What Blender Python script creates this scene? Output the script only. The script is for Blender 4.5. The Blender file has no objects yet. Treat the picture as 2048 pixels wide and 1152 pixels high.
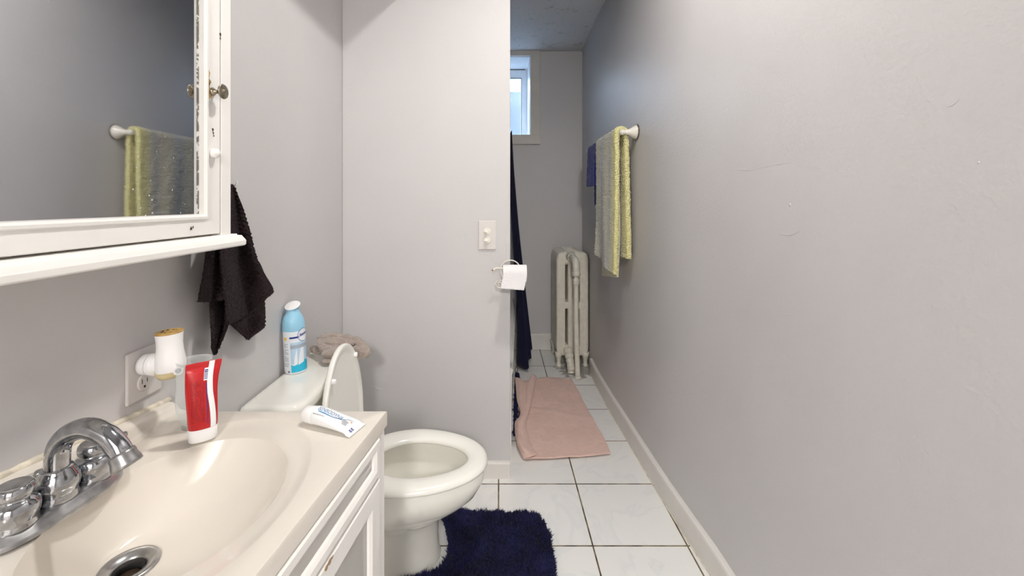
import bpy, bmesh, math, random
import numpy as np
from mathutils import Vector, Matrix, noise

random.seed(7)
rng = np.random.default_rng(7)
SC = bpy.context.scene
COL = SC.collection
PI = math.pi

# ------------------------------------------------------------------ camera, world, light, exposure
EYE = 1.12                       # eye height above the floor, metres
F = 860.0                        # focal length in pixels of a 2048 wide frame
cam_data = bpy.data.cameras.new('camera')
cam_data.sensor_width = 36.0
cam_data.lens = 36.0 * F / 2048.0
cam_data.shift_x = (1024 - 1000) / 2048.0
cam_data.shift_y = -(576 - 405) / 2048.0
cam_data.clip_start = 0.02
cam = bpy.data.objects.new('camera', cam_data)
COL.objects.link(cam)
cam.location = (0, 0, EYE)
cam.rotation_euler = (PI / 2, 0, 0)
SC.camera = cam

world = bpy.data.worlds.new('daylight')
SC.world = world
world.use_nodes = True
wn = world.node_tree.nodes['Background']
wn.inputs['Color'].default_value = (0.66, 0.80, 1.0, 1)
wn.inputs['Strength'].default_value = 24.0

portal_data = bpy.data.lights.new('window_portal', 'AREA')
portal_data.shape = 'RECTANGLE'
portal_data.size = 0.9
portal_data.size_y = 0.8
portal_data.cycles.is_portal = True
portal = bpy.data.objects.new('window_portal', portal_data)
COL.objects.link(portal)
portal.location = (-0.02, 3.70, EYE + 0.82)
portal.rotation_euler = (-PI / 2, 0, 0)

lamp_data = bpy.data.lights.new('ceiling_bulb', 'AREA')
lamp_data.shape = 'DISK'
lamp_data.size = 0.12
lamp_data.energy = 14.3
lamp_data.spread = math.radians(150)
lamp_data.color = (1.0, 0.96, 0.915)
lamp = bpy.data.objects.new('ceiling_bulb', lamp_data)
COL.objects.link(lamp)
lamp.location = (0.17, 0.98, EYE + 1.36)

fill_data = bpy.data.lights.new('fill_lamp', 'POINT')     # unseen fill lamp, added behind the camera to brighten the room
fill_data.energy = 125.0
fill_data.shadow_soft_size = 0.12
fill_data.color = (1.0, 0.965, 0.925)
fill = bpy.data.objects.new('fill_lamp', fill_data)
COL.objects.link(fill)
fill.location = (0.05, -1.75, 2.02)

SC.view_settings.view_transform = 'Standard'
SC.view_settings.look = 'None'
SC.view_settings.gamma = 1.0
SC.view_settings.use_curve_mapping = False
SC.view_settings.exposure = 0.0
SC.cycles.max_bounces = 12
SC.cycles.diffuse_bounces = 8
SC.cycles.glossy_bounces = 6
SC.cycles.transmission_bounces = 10
SC.cycles.transparent_max_bounces = 16
SC.cycles.caustics_reflective = False
SC.cycles.caustics_refractive = False
SC.cycles.use_denoising = True

# ------------------------------------------------------------------ measuring helpers
def onfloor(x, y, h=0.0):
    """world point of photo pixel (x, y) at height h above the floor"""
    Y = F * (EYE - h) / (y - 405.0)
    return Vector(((x - 1000.0) * Y / F, Y, h))

def onwall(x, y, X):
    """world point of photo pixel (x, y) on the vertical plane at X"""
    Y = X * F / (x - 1000.0)
    return Vector((X, Y, EYE - (y - 405.0) * Y / F))

def ondepth(x, y, Y):
    return Vector(((x - 1000.0) * Y / F, Y, EYE - (y - 405.0) * Y / F))

# ------------------------------------------------------------------ materials
def lin(c):
    return tuple(((v / 255.0) / 12.92 if v / 255.0 <= 0.04045 else ((v / 255.0 + 0.055) / 1.055) ** 2.4) for v in c)

MATS = {}
def mat(name, rgb, rough=0.5, metal=0.0, var=0.0, var_scale=8.0, var_rgb=None, bump=0.0, bump_scale=200.0,
        bump_dist=0.002, detail=3.0, bump2=0.0, bump2_scale=12.0, coat=0.0, sheen=0.0, spec=0.5, sss=0.0,
        trans=0.0, ior=1.45, alpha=1.0, emit=None, stretch=None, spots=None):
    if name in MATS:
        return MATS[name]
    m = bpy.data.materials.new(name)
    m.use_nodes = True
    nt = m.node_tree
    N, L = nt.nodes, nt.links
    b = N['Principled BSDF']
    base = (*lin(rgb), 1)
    b.inputs['Base Color'].default_value = base
    b.inputs['Roughness'].default_value = rough
    b.inputs['Metallic'].default_value = metal
    b.inputs['Coat Weight'].default_value = coat
    b.inputs['Sheen Weight'].default_value = sheen
    b.inputs['Specular IOR Level'].default_value = spec
    b.inputs['Transmission Weight'].default_value = trans
    b.inputs['IOR'].default_value = ior
    b.inputs['Alpha'].default_value = alpha
    b.inputs['Subsurface Weight'].default_value = sss
    if emit:
        b.inputs['Emission Color'].default_value = (*lin(emit[0]), 1)
        b.inputs['Emission Strength'].default_value = emit[1]
    tc = N.new('ShaderNodeTexCoord')
    src = tc.outputs['Object']
    if stretch:
        mp = N.new('ShaderNodeMapping')
        mp.inputs['Scale'].default_value = stretch
        L.new(src, mp.inputs['Vector'])
        src = mp.outputs['Vector']
    col = None
    if var > 0:
        nz = N.new('ShaderNodeTexNoise')
        nz.inputs['Scale'].default_value = var_scale
        nz.inputs['Detail'].default_value = 4
        L.new(src, nz.inputs['Vector'])
        r = N.new('ShaderNodeValToRGB')
        r.color_ramp.elements[0].position = 0.35
        r.color_ramp.elements[1].position = 0.68
        dark = lin(var_rgb) if var_rgb else tuple(v * (1 - var) for v in lin(rgb))
        r.color_ramp.elements[0].color = (*dark, 1)
        r.color_ramp.elements[1].color = base
        L.new(nz.outputs['Fac'], r.inputs['Fac'])
        col = r.outputs['Color']
        L.new(col, b.inputs['Base Color'])
    for (srgb, sscale, thr, soft) in (spots or []):
        nz = N.new('ShaderNodeTexNoise')
        nz.inputs['Scale'].default_value = sscale
        nz.inputs['Detail'].default_value = 6
        nz.inputs['Roughness'].default_value = 0.65
        L.new(tc.outputs['Object'], nz.inputs['Vector'])
        r = N.new('ShaderNodeValToRGB')
        r.color_ramp.elements[0].position = thr
        r.color_ramp.elements[1].position = thr + soft
        r.color_ramp.elements[0].color = (0, 0, 0, 1)
        r.color_ramp.elements[1].color = (1, 1, 1, 1)
        L.new(nz.outputs['Fac'], r.inputs['Fac'])
        mx = N.new('ShaderNodeMixRGB')
        L.new(r.outputs['Color'], mx.inputs['Fac'])
        if col:
            L.new(col, mx.inputs['Color1'])
        else:
            mx.inputs['Color1'].default_value = base
        mx.inputs['Color2'].default_value = (*lin(srgb), 1)
        col = mx.outputs['Color']
        L.new(col, b.inputs['Base Color'])
    nrm = None
    for s, sc in ((bump, bump_scale), (bump2, bump2_scale)):
        if s > 0:
            nz = N.new('ShaderNodeTexNoise')
            nz.inputs['Scale'].default_value = sc
            nz.inputs['Detail'].default_value = detail
            L.new(src, nz.inputs['Vector'])
            bp = N.new('ShaderNodeBump')
            bp.inputs['Strength'].default_value = s
            bp.inputs['Distance'].default_value = bump_dist
            L.new(nz.outputs['Fac'], bp.inputs['Height'])
            if nrm:
                L.new(nrm, bp.inputs['Normal'])
            nrm = bp.outputs['Normal']
            L.new(nrm, b.inputs['Normal'])
    MATS[name] = m
    return m

M_wall = mat('wall_paint', (202, 200, 200), 0.42, var=0.03, var_scale=3.0, bump=0.4, bump_scale=130, bump_dist=0.0020, bump2=0.5, bump2_scale=9, spec=0.4)
M_wall_smooth = mat('wall_paint_smooth', (202, 200, 200), 0.5, var=0.03, var_scale=3.0, bump=0.25, bump_scale=60, bump_dist=0.0015, bump2=0.5, bump2_scale=7, spec=0.35)
M_ceil = mat('ceiling_paint', (205, 206, 208), 0.6, bump=0.4, bump_scale=90, bump_dist=0.002, spots=[((165, 160, 152), 9, 0.56, 0.14), ((92, 80, 70), 60, 0.635, 0.04)])
M_trim = mat('trim_paint', (222, 219, 214), 0.4, var=0.04, var_scale=14, bump=0.3, bump_scale=60, bump_dist=0.001)
M_casing = mat('casing_paint', (206, 202, 194), 0.5, var=0.05, var_scale=10, bump=0.3, bump_scale=60, bump_dist=0.001)
M_cab = mat('cabinet_paint', (240, 238, 234), 0.32, var=0.03, var_scale=9, bump=0.5, bump_scale=38, bump_dist=0.0012, bump2=0.5, bump2_scale=12,
            spots=[((190, 165, 125), 30, 0.745, 0.03)])
M_gap = mat('dark_gap', (70, 58, 50), 0.9)
M_silver_edge = mat('mirror_edge', (120, 115, 105), 0.4, 0.6, spots=[((230, 228, 222), 80, 0.5, 0.05)])
M_counter = mat('cultured_marble', (222, 216, 206), 0.16, var=0.03, var_scale=6, coat=0.4, bump=0.05, bump_scale=30,
                spots=[((120, 95, 70), 160, 0.80, 0.01)])
M_chrome = mat('chrome', (196, 198, 202), 0.10, 1.0, var=0.3, var_scale=90, bump=0.12, bump_scale=120, bump_dist=0.0006, spots=[((150, 150, 148), 110, 0.62, 0.06)])
M_chrome_dull = mat('worn_chrome', (186, 186, 186), 0.3, 0.85, var=0.4, var_scale=60, bump=0.2, bump_scale=150, bump_dist=0.0006)
M_drainhole = mat('drain_inside', (60, 42, 24), 0.6, var=0.5, var_scale=70)
M_porc = mat('porcelain', (236, 235, 228), 0.12, coat=0.5, var=0.02, var_scale=5)
M_porc_in = M_porc
M_seatp = mat('seat_plastic', (238, 237, 231), 0.22, coat=0.2)
M_white = mat('white_plastic', (240, 240, 240), 0.3)
M_outlet = mat('painted_outlet', (206, 202, 200), 0.45, bump=0.2, bump_scale=60)
M_black = mat('slot_black', (22, 18, 16), 0.8)
M_brass = mat('aged_nickel', (168, 158, 140), 0.33, 1.0, var=0.4, var_scale=120)
M_rust = mat('rust_stain', (196, 158, 92), 0.7, var=0.4, var_scale=60, bump=0.5, bump_scale=90)
M_darktowel = mat('dark_waffle_cloth', (50, 40, 43), 0.95, var=0.4, var_scale=160, sheen=0.05, bump=1.0, bump_scale=260, bump_dist=0.003, spec=0.1,
                  spots=[((190, 175, 165), 150, 0.775, 0.01)])
M_redtube = mat('red_tube', (196, 30, 34), 0.28, coat=0.3, var=0.15, var_scale=30)
M_bluebar = mat('blue_print', (52, 56, 128), 0.5)
M_maroon = mat('maroon_print', (110, 16, 22), 0.5)
M_tube_white = mat('white_tube', (238, 241, 243), 0.25, coat=0.4)
M_clear = None
M_teal = mat('teal_print', (40, 110, 160), 0.5)
M_lightblue_print = mat('light_blue_print', (165, 205, 238), 0.5)
M_greyprint = mat('grey_print', (130, 134, 140), 0.5)
M_orange = mat('orange_print', (238, 150, 105), 0.5)
M_capblue = mat('can_blue', (150, 202, 228), 0.35)
M_canwhite = mat('can_white', (226, 231, 238), 0.3, coat=0.2)
M_canpic = mat('can_picture_sky', (178, 205, 226), 0.35)
M_canaqua = mat('can_aqua', (42, 178, 214), 0.35)
M_cannavy = mat('can_navy', (36, 54, 140), 0.35)
M_cangrey = mat('can_grey', (160, 172, 182), 0.4)
M_yellow = mat('can_yellow', (240, 196, 84), 0.4)
M_fresh_white = mat('freshener_white', (242, 242, 242), 0.3)
M_fresh_gold = mat('freshener_gold', (196, 160, 92), 0.5, var=0.4, var_scale=120)
M_oil = mat('freshener_oil', (238, 222, 172), 0.12, trans=0.25, ior=1.4)
M_cloth = mat('taupe_terry', (172, 158, 148), 0.95, var=0.22, var_scale=140, sheen=0.4, bump=1.0, bump_scale=320, bump_dist=0.003, spec=0.1)
M_pink = mat('pink_terry', (226, 194, 182), 0.95, var=0.06, var_scale=40, sheen=0.3, bump=0.8, bump_scale=450, bump_dist=0.002, spec=0.1)
M_navyrug = mat('navy_shag', (36, 38, 86), 0.9, var=0.6, var_scale=11, sheen=0.1, spec=0.2)
M_navytowel = mat('navy_terry', (38, 42, 128), 0.95, var=0.35, var_scale=200, sheen=0.3, bump=0.8, bump_scale=300, bump_dist=0.003, spec=0.1)
M_curtain = mat('navy_curtain', (20, 22, 52), 0.8, bump=0.2, bump_scale=500, spec=0.25, sheen=0.1)
M_tub = mat('tub_enamel', (228, 227, 222), 0.15, coat=0.4)
M_rad = mat('radiator_paint', (226, 222, 208), 0.38, var=0.12, var_scale=30, bump=0.7, bump_scale=90, bump_dist=0.003, detail=4,
            spots=[((150, 120, 70), 24, 0.70, 0.06)])
M_sash = mat('sash_paint', (224, 228, 232), 0.4, var=0.05, var_scale=20)
M_paper = mat('tissue', (230, 228, 229), 0.9, bump=0.7, bump_scale=130, bump_dist=0.003, sss=0.0)
M_wire = mat('white_wire', (230, 226, 216), 0.35)
M_switch = mat('switch_plate', (212, 207, 203), 0.35)
M_barwhite = mat('towel_bar_enamel', (226, 222, 212), 0.25, coat=0.3)
M_barworn = mat('towel_bar_worn', (120, 112, 100), 0.4, 0.6, var=0.5, var_scale=60)
M_well = mat('window_well', (84, 90, 96), 0.9, var=0.3, var_scale=6)
M_chip = mat('bare_wood', (176, 146, 112), 0.8, var=0.3, var_scale=80)
M_glow = mat('lamp_glass', (250, 240, 225), 0.3, trans=0.0, emit=((255, 236, 212), 3.0))
M_caulk = mat('old_caulk', (232, 224, 206), 0.6, var=0.3, var_scale=40, bump=1.0, bump_scale=60, bump_dist=0.004, spots=[((110, 98, 84), 45, 0.70, 0.04)])

def floor_material():
    m = bpy.data.materials.new('marble_tile')
    m.use_nodes = True
    nt = m.node_tree; N, L = nt.nodes, nt.links
    b = N['Principled BSDF']
    tc = N.new('ShaderNodeTexCoord')
    sep = N.new('ShaderNodeSeparateXYZ')
    L.new(tc.outputs['Object'], sep.inputs[0])
    def math_(op, a, v, clamp=False):
        n = N.new('ShaderNodeMath'); n.operation = op; n.use_clamp = clamp
        for i, q in enumerate((a, v)):
            if q is None: continue
            if isinstance(q, (int, float)): n.inputs[i].default_value = q
            else: L.new(q, n.inputs[i])
        return n.outputs[0]
    T = 0.3085
    fac = None
    cells = []
    for axis, off in (('X', -0.0055), ('Y', 1.4025)):
        u = math_('DIVIDE', math_('SUBTRACT', sep.outputs[axis], off), T)
        cells.append(math_('FLOOR', u, None))
        fr = math_('FRACT', u, None)
        d = math_('ABSOLUTE', math_('SUBTRACT', fr, 0.5), None)          # 0.5 at the joint
        g = math_('GREATER_THAN', d, 0.5 - 0.0026 / T)
        fac = g if fac is None else math_('MAXIMUM', fac, g)
    # veining
    nz = N.new('ShaderNodeTexNoise'); nz.inputs['Scale'].default_value = 3.2; nz.inputs['Detail'].default_value = 7
    nz.inputs['Distortion'].default_value = 1.6
    comb = N.new('ShaderNodeCombineXYZ')
    L.new(math_('ADD', sep.outputs['X'], math_('MULTIPLY', cells[1], 3.7)), comb.inputs[0])
    L.new(math_('ADD', sep.outputs['Y'], math_('MULTIPLY', cells[0], 5.3)), comb.inputs[1])
    L.new(comb.outputs[0], nz.inputs['Vector'])
    r = N.new('ShaderNodeValToRGB')
    e = r.color_ramp.elements
    e[0].position = 0.46; e[0].color = (*lin((232, 232, 229)), 1)
    e[1].position = 0.54; e[1].color = (*lin((233, 233, 230)), 1)
    k = e.new(0.50); k.color = (*lin((226, 227, 226)), 1)
    L.new(nz.outputs['Fac'], r.inputs['Fac'])
    gr = N.new('ShaderNodeTexNoise'); gr.inputs['Scale'].default_value = 18
    L.new(tc.outputs['Object'], gr.inputs['Vector'])
    rg = N.new('ShaderNodeValToRGB')
    rg.color_ramp.elements[0].position = 0.4; rg.color_ramp.elements[0].color = (*lin((72, 62, 48)), 1)
    rg.color_ramp.elements[1].position = 0.62; rg.color_ramp.elements[1].color = (*lin((136, 122, 96)), 1)
    L.new(gr.outputs['Fac'], rg.inputs['Fac'])
    mx = N.new('ShaderNodeMixRGB')
    L.new(fac, mx.inputs['Fac']); L.new(r.outputs['Color'], mx.inputs['Color1']); L.new(rg.outputs['Color'], mx.inputs['Color2'])
    # grime round the radiator feet and pipe holes
    vm = N.new('ShaderNodeVectorMath'); vm.operation = 'DISTANCE'
    L.new(tc.outputs['Object'], vm.inputs[0]); vm.inputs[1].default_value = (0.52, 2.88, 0)
    dn = N.new('ShaderNodeTexNoise'); dn.inputs['Scale'].default_value = 22; dn.inputs['Detail'].default_value = 6
    L.new(tc.outputs['Object'], dn.inputs['Vector'])
    gd = math_('SUBTRACT', math_('MULTIPLY', dn.outputs['Fac'], 0.30), math_('SUBTRACT', vm.outputs['Value'], 0.0))
    rr = N.new('ShaderNodeValToRGB')
    rr.color_ramp.elements[0].position = 0.0; rr.color_ramp.elements[0].color = (0, 0, 0, 1)
    rr.color_ramp.elements[1].position = 0.05; rr.color_ramp.elements[1].color = (1, 1, 1, 1)
    L.new(gd, rr.inputs['Fac'])
    # grime line along the right baseboard
    edge = math_('MULTIPLY', math_('GREATER_THAN', math_('ADD', sep.outputs['X'], math_('MULTIPLY', dn.outputs['Fac'], 0.03)), 0.612),
                 math_('GREATER_THAN', sep.outputs['Y'], 2.2))
    tot = math_('MULTIPLY', math_('MAXIMUM', rr.outputs['Color'], 0.0, True), 0.6)
    mg = N.new('ShaderNodeMixRGB')
    L.new(tot, mg.inputs['Fac']); L.new(mx.outputs['Color'], mg.inputs['Color1'])
    mg.inputs['Color2'].default_value = (*lin((82, 66, 50)), 1)
    L.new(mg.outputs['Color'], b.inputs['Base Color'])
    rgh = N.new('ShaderNodeMapRange'); L.new(fac, rgh.inputs['Value'])
    rgh.inputs['To Min'].default_value = 0.22; rgh.inputs['To Max'].default_value = 0.85
    L.new(rgh.outputs[0], b.inputs['Roughness'])
    bp = N.new('ShaderNodeBump'); bp.inputs['Strength'].default_value = 0.6; bp.inputs['Distance'].default_value = 0.002
    L.new(math_('SUBTRACT', 1.0, fac), bp.inputs['Height'])
    L.new(bp.outputs[0], b.inputs['Normal'])
    return m
M_floor = floor_material()

def mirror_material():
    m = bpy.data.materials.new('old_mirror')
    m.use_nodes = True
    nt = m.node_tree; N, L = nt.nodes, nt.links
    b = N['Principled BSDF']
    b.inputs['Metallic'].default_value = 1.0
    tc = N.new('ShaderNodeTexCoord')
    nz = N.new('ShaderNodeTexVoronoi'); nz.inputs['Scale'].default_value = 75
    L.new(tc.outputs['Object'], nz.inputs['Vector'])
    n2 = N.new('ShaderNodeTexNoise'); n2.inputs['Scale'].default_value = 7; n2.inputs['Detail'].default_value = 3
    L.new(tc.outputs['Object'], n2.inputs['Vector'])
    ad = N.new('ShaderNodeMath'); ad.operation = 'MULTIPLY_ADD'
    L.new(n2.outputs['Fac'], ad.inputs[0]); ad.inputs[1].default_value = -0.55
    L.new(nz.outputs['Distance'], ad.inputs[2])
    r = N.new('ShaderNodeValToRGB')
    r.color_ramp.elements[0].position = 0.0; r.color_ramp.elements[0].color = (1, 1, 1, 1)
    r.color_ramp.elements[1].position = 0.012; r.color_ramp.elements[1].color = (0, 0, 0, 1)
    a2 = N.new('ShaderNodeMath'); a2.operation = 'ADD'; a2.inputs[1].default_value = 0.265
    L.new(ad.outputs[0], a2.inputs[0])
    L.new(a2.outputs[0], r.inputs['Fac'])
    mx = N.new('ShaderNodeMixRGB'); L.new(r.outputs['Color'], mx.inputs['Fac'])
    mx.inputs['Color1'].default_value = (*lin((222, 224, 227)), 1)
    mx.inputs['Color2'].default_value = (*lin((240, 242, 246)), 1)
    L.new(mx.outputs['Color'], b.inputs['Base Color'])
    mr = N.new('ShaderNodeMapRange'); L.new(r.outputs['Color'], mr.inputs['Value'])
    mr.inputs['To Min'].default_value = 0.03; mr.inputs['To Max'].default_value = 0.6
    L.new(mr.outputs[0], b.inputs['Roughness'])
    return m
M_mirror = mirror_material()

def towel_material():
    """pale yellow terry with wide faded grey-blue stripes running down the cloth"""
    m = bpy.data.materials.new('yellow_striped_terry')
    m.use_nodes = True
    nt = m.node_tree; N, L = nt.nodes, nt.links
    b = N['Principled BSDF']
    b.inputs['Roughness'].default_value = 0.95
    b.inputs['Sheen Weight'].default_value = 0.3
    b.inputs['Specular IOR Level'].default_value = 0.1
    tc = N.new('ShaderNodeTexCoord')
    sep = N.new('ShaderNodeSeparateXYZ'); L.new(tc.outputs['Object'], sep.inputs[0])
    r = N.new('ShaderNodeValToRGB')
    el = r.color_ramp.elements
    stops = [(0.0, (246, 240, 176)), (0.09, (245, 239, 180)), (0.15, (236, 230, 205)), (0.21, (212, 212, 210)), (0.30, (236, 231, 208)),
             (0.46, (232, 226, 210)), (0.58, (214, 218, 220)), (0.72, (236, 231, 212)), (1.0, (232, 229, 216))]
    el[0].position = 0.0; el[0].color = (*lin(stops[0][1]), 1)
    el[1].position = 1.0; el[1].color = (*lin(stops[-1][1]), 1)
    for p, c in stops[1:-1]:
        k = el.new(p); k.color = (*lin(c), 1)
    mr = N.new('ShaderNodeMapRange'); mr.inputs['From Min'].default_value = 0.0; mr.inputs['From Max'].default_value = 0.42
    L.new(sep.outputs['Y'], mr.inputs['Value'])
    L.new(mr.outputs[0], r.inputs['Fac'])
    # the back layer and the hem are plain yellow
    nz = N.new('ShaderNodeTexNoise'); nz.inputs['Scale'].default_value = 260; nz.inputs['Detail'].default_value = 3
    L.new(tc.outputs['Object'], nz.inputs['Vector'])
    mx = N.new('ShaderNodeMixRGB'); mx.blend_type = 'MULTIPLY'; mx.inputs['Fac'].default_value = 0.35
    L.new(r.outputs['Color'], mx.inputs['Color1']); L.new(nz.outputs['Fac'], mx.inputs['Color2'])
    mx2 = N.new('ShaderNodeMixRGB'); mx2.blend_type = 'MIX'; mx2.inputs['Fac'].default_value = 0.6
    L.new(mx.outputs['Color'], mx2.inputs['Color1']); L.new(r.outputs['Color'], mx2.inputs['Color2'])
    L.new(mx2.outputs['Color'], b.inputs['Base Color'])
    bp = N.new('ShaderNodeBump'); bp.inputs['Strength'].default_value = 1.0; bp.inputs['Distance'].default_value = 0.004
    n3 = N.new('ShaderNodeTexVoronoi'); n3.inputs['Scale'].default_value = 190
    L.new(tc.outputs['Object'], n3.inputs['Vector'])
    bp.inputs['Distance'].default_value = -0.006
    L.new(n3.outputs['Distance'], bp.inputs['Height']); L.new(bp.outputs[0], b.inputs['Normal'])
    return m
M_yellowtowel = towel_material()
M_yellowplain = mat('yellow_terry', (246, 242, 212), 0.95, var=0.12, var_scale=200, sheen=0.3, bump=1.0, bump_scale=260, bump_dist=0.004, spec=0.1)

def glass_material():
    m = bpy.data.materials.new('old_window_glass')
    m.use_nodes = True
    nt = m.node_tree; N, L = nt.nodes, nt.links
    b = N['Principled BSDF']; out = N['Material Output']
    b.inputs['Base Color'].default_value = (0.93, 0.96, 0.98, 1)
    b.inputs['Roughness'].default_value = 0.08
    tr = N.new('ShaderNodeBsdfTransparent'); tr.inputs['Color'].default_value = (0.93, 0.96, 0.98, 1)
    mx = N.new('ShaderNodeMixShader'); mx.inputs['Fac'].default_value = 0.12
    L.new(tr.outputs[0], mx.inputs[1]); L.new(b.outputs[0], mx.inputs[2])
    L.new(mx.outputs[0], out.inputs['Surface'])
    return m
M_glass = glass_material()

def thin_plastic():
    m = bpy.data.materials.new('clear_plastic')
    m.use_nodes = True
    nt = m.node_tree; N, L = nt.nodes, nt.links
    b = N['Principled BSDF']; out = N['Material Output']
    b.inputs['Base Color'].default_value = (0.9, 0.92, 0.92, 1)
    b.inputs['Roughness'].default_value = 0.12
    tr = N.new('ShaderNodeBsdfTransparent'); tr.inputs['Color'].default_value = (0.96, 0.97, 0.97, 1)
    lw = N.new('ShaderNodeLayerWeight'); lw.inputs['Blend'].default_value = 0.25
    mr = N.new('ShaderNodeMapRange'); mr.inputs['To Min'].default_value = 0.10; mr.inputs['To Max'].default_value = 0.6
    L.new(lw.outputs['Facing'], mr.inputs['Value'])
    mx = N.new('ShaderNodeMixShader'); L.new(mr.outputs[0], mx.inputs['Fac'])
    L.new(tr.outputs[0], mx.inputs[1]); L.new(b.outputs[0], mx.inputs[2])
    L.new(mx.outputs[0], out.inputs['Surface'])
    return m
M_clear = thin_plastic()

# ------------------------------------------------------------------ object helpers
ORG = {}
def thing(name, loc, label, cat, group=None, kind=None):
    o = bpy.data.objects.new(name, None)
    COL.objects.link(o)
    o.location = loc
    o.empty_display_size = 0.05
    if label: o['label'] = label
    if cat: o['category'] = cat
    if group: o['group'] = group
    if kind: o['kind'] = kind
    ORG[o.name] = Vector(loc)
    return o

def link_mesh(name, me, mats, parent=None, origin=None, smooth=False):
    o = bpy.data.objects.new(name, me)
    COL.objects.link(o)
    if parent is not None:
        org = ORG[parent.name]
        o.parent = parent
    else:
        org = Vector(origin) if origin is not None else Vector((0, 0, 0))
        o.location = org
    me.transform(Matrix.Translation(-org))
    if not isinstance(mats, (list, tuple)): mats = [mats]
    for q in mats: me.materials.append(q)
    if smooth:
        for p in me.polygons: p.use_smooth = True
    ORG[o.name] = org.copy()
    return o

def from_bm(name, bm, mats, parent=None, origin=None, smooth=False, recalc=True):
    if recalc: bmesh.ops.recalc_face_normals(bm, faces=bm.faces)
    me = bpy.data.meshes.new(name)
    bm.to_mesh(me); bm.free()
    return link_mesh(name, me, mats, parent, origin, smooth)

def from_vf(name, v, f, mats, parent=None, origin=None, smooth=True, mi=None):
    me = bpy.data.meshes.new(name)
    me.from_pydata([tuple(p) for p in v], [], [tuple(q) for q in f])
    if mi is not None:
        for p, k in zip(me.polygons, mi): p.material_index = k
    me.update()
    return link_mesh(name, me, mats, parent, origin, smooth)

def tag(o, label, cat, group=None):
    o['label'] = label; o['category'] = cat
    if group: o['group'] = group
    return o

def struct(o):
    o['kind'] = 'structure'
    return o

def bevel(o, w, seg=2, angle=0.6):
    m = o.modifiers.new('bevel', 'BEVEL'); m.width = w; m.segments = seg; m.limit_method = 'ANGLE'; m.angle_limit = angle
    for p in o.data.polygons: p.use_smooth = True
    m.harden_normals = False
    w2 = o.modifiers.new('wn', 'WEIGHTED_NORMAL'); w2.keep_sharp = True
    return o

def subsurf(o, n):
    m = o.modifiers.new('subsurf', 'SUBSURF'); m.levels = n; m.render_levels = n
    return o

def add_box(bm, x0, x1, y0, y1, z0, z1, M=None, mi=0):
    vs = [bm.verts.new((x, y, z)) for x in (x0, x1) for y in (y0, y1) for z in (z0, z1)]
    if M is not None:
        for v in vs: v.co = M @ v.co
    for q in ((0, 1, 3, 2), (4, 6, 7, 5), (0, 4, 5, 1), (2, 3, 7, 6), (0, 2, 6, 4), (1, 5, 7, 3)):
        f = bm.faces.new([vs[i] for i in q]); f.material_index = mi
    return vs

def box(name, x0, x1, y0, y1, z0, z1, m, parent=None, origin=None, bv=0.0, seg=2, M=None):
    bm = bmesh.new(); add_box(bm, x0, x1, y0, y1, z0, z1, M)
    if parent is None and origin is None: origin = ((x0 + x1) / 2, (y0 + y1) / 2, z0)
    o = from_bm(name, bm, m, parent, origin)
    if bv: bevel(o, bv, seg)
    return o

def frame_axes(d):
    d = Vector(d).normalized()
    a = Vector((0, 0, 1)) if abs(d.z) < 0.95 else Vector((1, 0, 0))
    u = d.cross(a).normalized(); w = u.cross(d).normalized()
    return d, u, w

def lathe(bm, prof, base, axis=(0, 0, 1), segs=40, sx=1.0, sy=1.0, u=None, mi=0, cap0=True, cap1=True):
    """prof = [(r, t)] along axis from base"""
    d, a, b = frame_axes(axis)
    if u is not None:
        a = Vector(u).normalized(); b = d.cross(a).normalized()
    rings = []
    for r, t in prof:
        ring = []
        for i in range(segs):
            th = 2 * PI * i / segs
            ring.append(bm.verts.new(Vector(base) + d * t + a * (r * sx * math.cos(th)) + b * (r * sy * math.sin(th))))
        rings.append(ring)
    for k in range(len(rings) - 1):
        for i in range(segs):
            j = (i + 1) % segs
            f = bm.faces.new((rings[k][i], rings[k][j], rings[k + 1][j], rings[k + 1][i])); f.material_index = mi
    if cap0: bm.faces.new(list(reversed(rings[0]))).material_index = mi
    if cap1: bm.faces.new(rings[-1]).material_index = mi
    return rings

def catmull(pts, n):
    pts = [Vector(p) for p in pts]
    if len(pts) == 2:
        return [pts[0].lerp(pts[1], i / (n - 1)) for i in range(n)]
    out = []
    m = len(pts) - 1
    for i in range(n):
        s = i / (n - 1) * m
        k = min(int(s), m - 1); t = s - k
        p1, p2 = pts[k], pts[k + 1]
        p0 = pts[k - 1] if k > 0 else p1 * 2 - p2
        p3 = pts[k + 2] if k + 2 <= m else p2 * 2 - p1
        out.append(0.5 * ((2 * p1) + (p2 - p0) * t + (2 * p0 - 5 * p1 + 4 * p2 - p3) * t * t + (-p0 + 3 * p1 - 3 * p2 + p3) * t ** 3))
    return out

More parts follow.
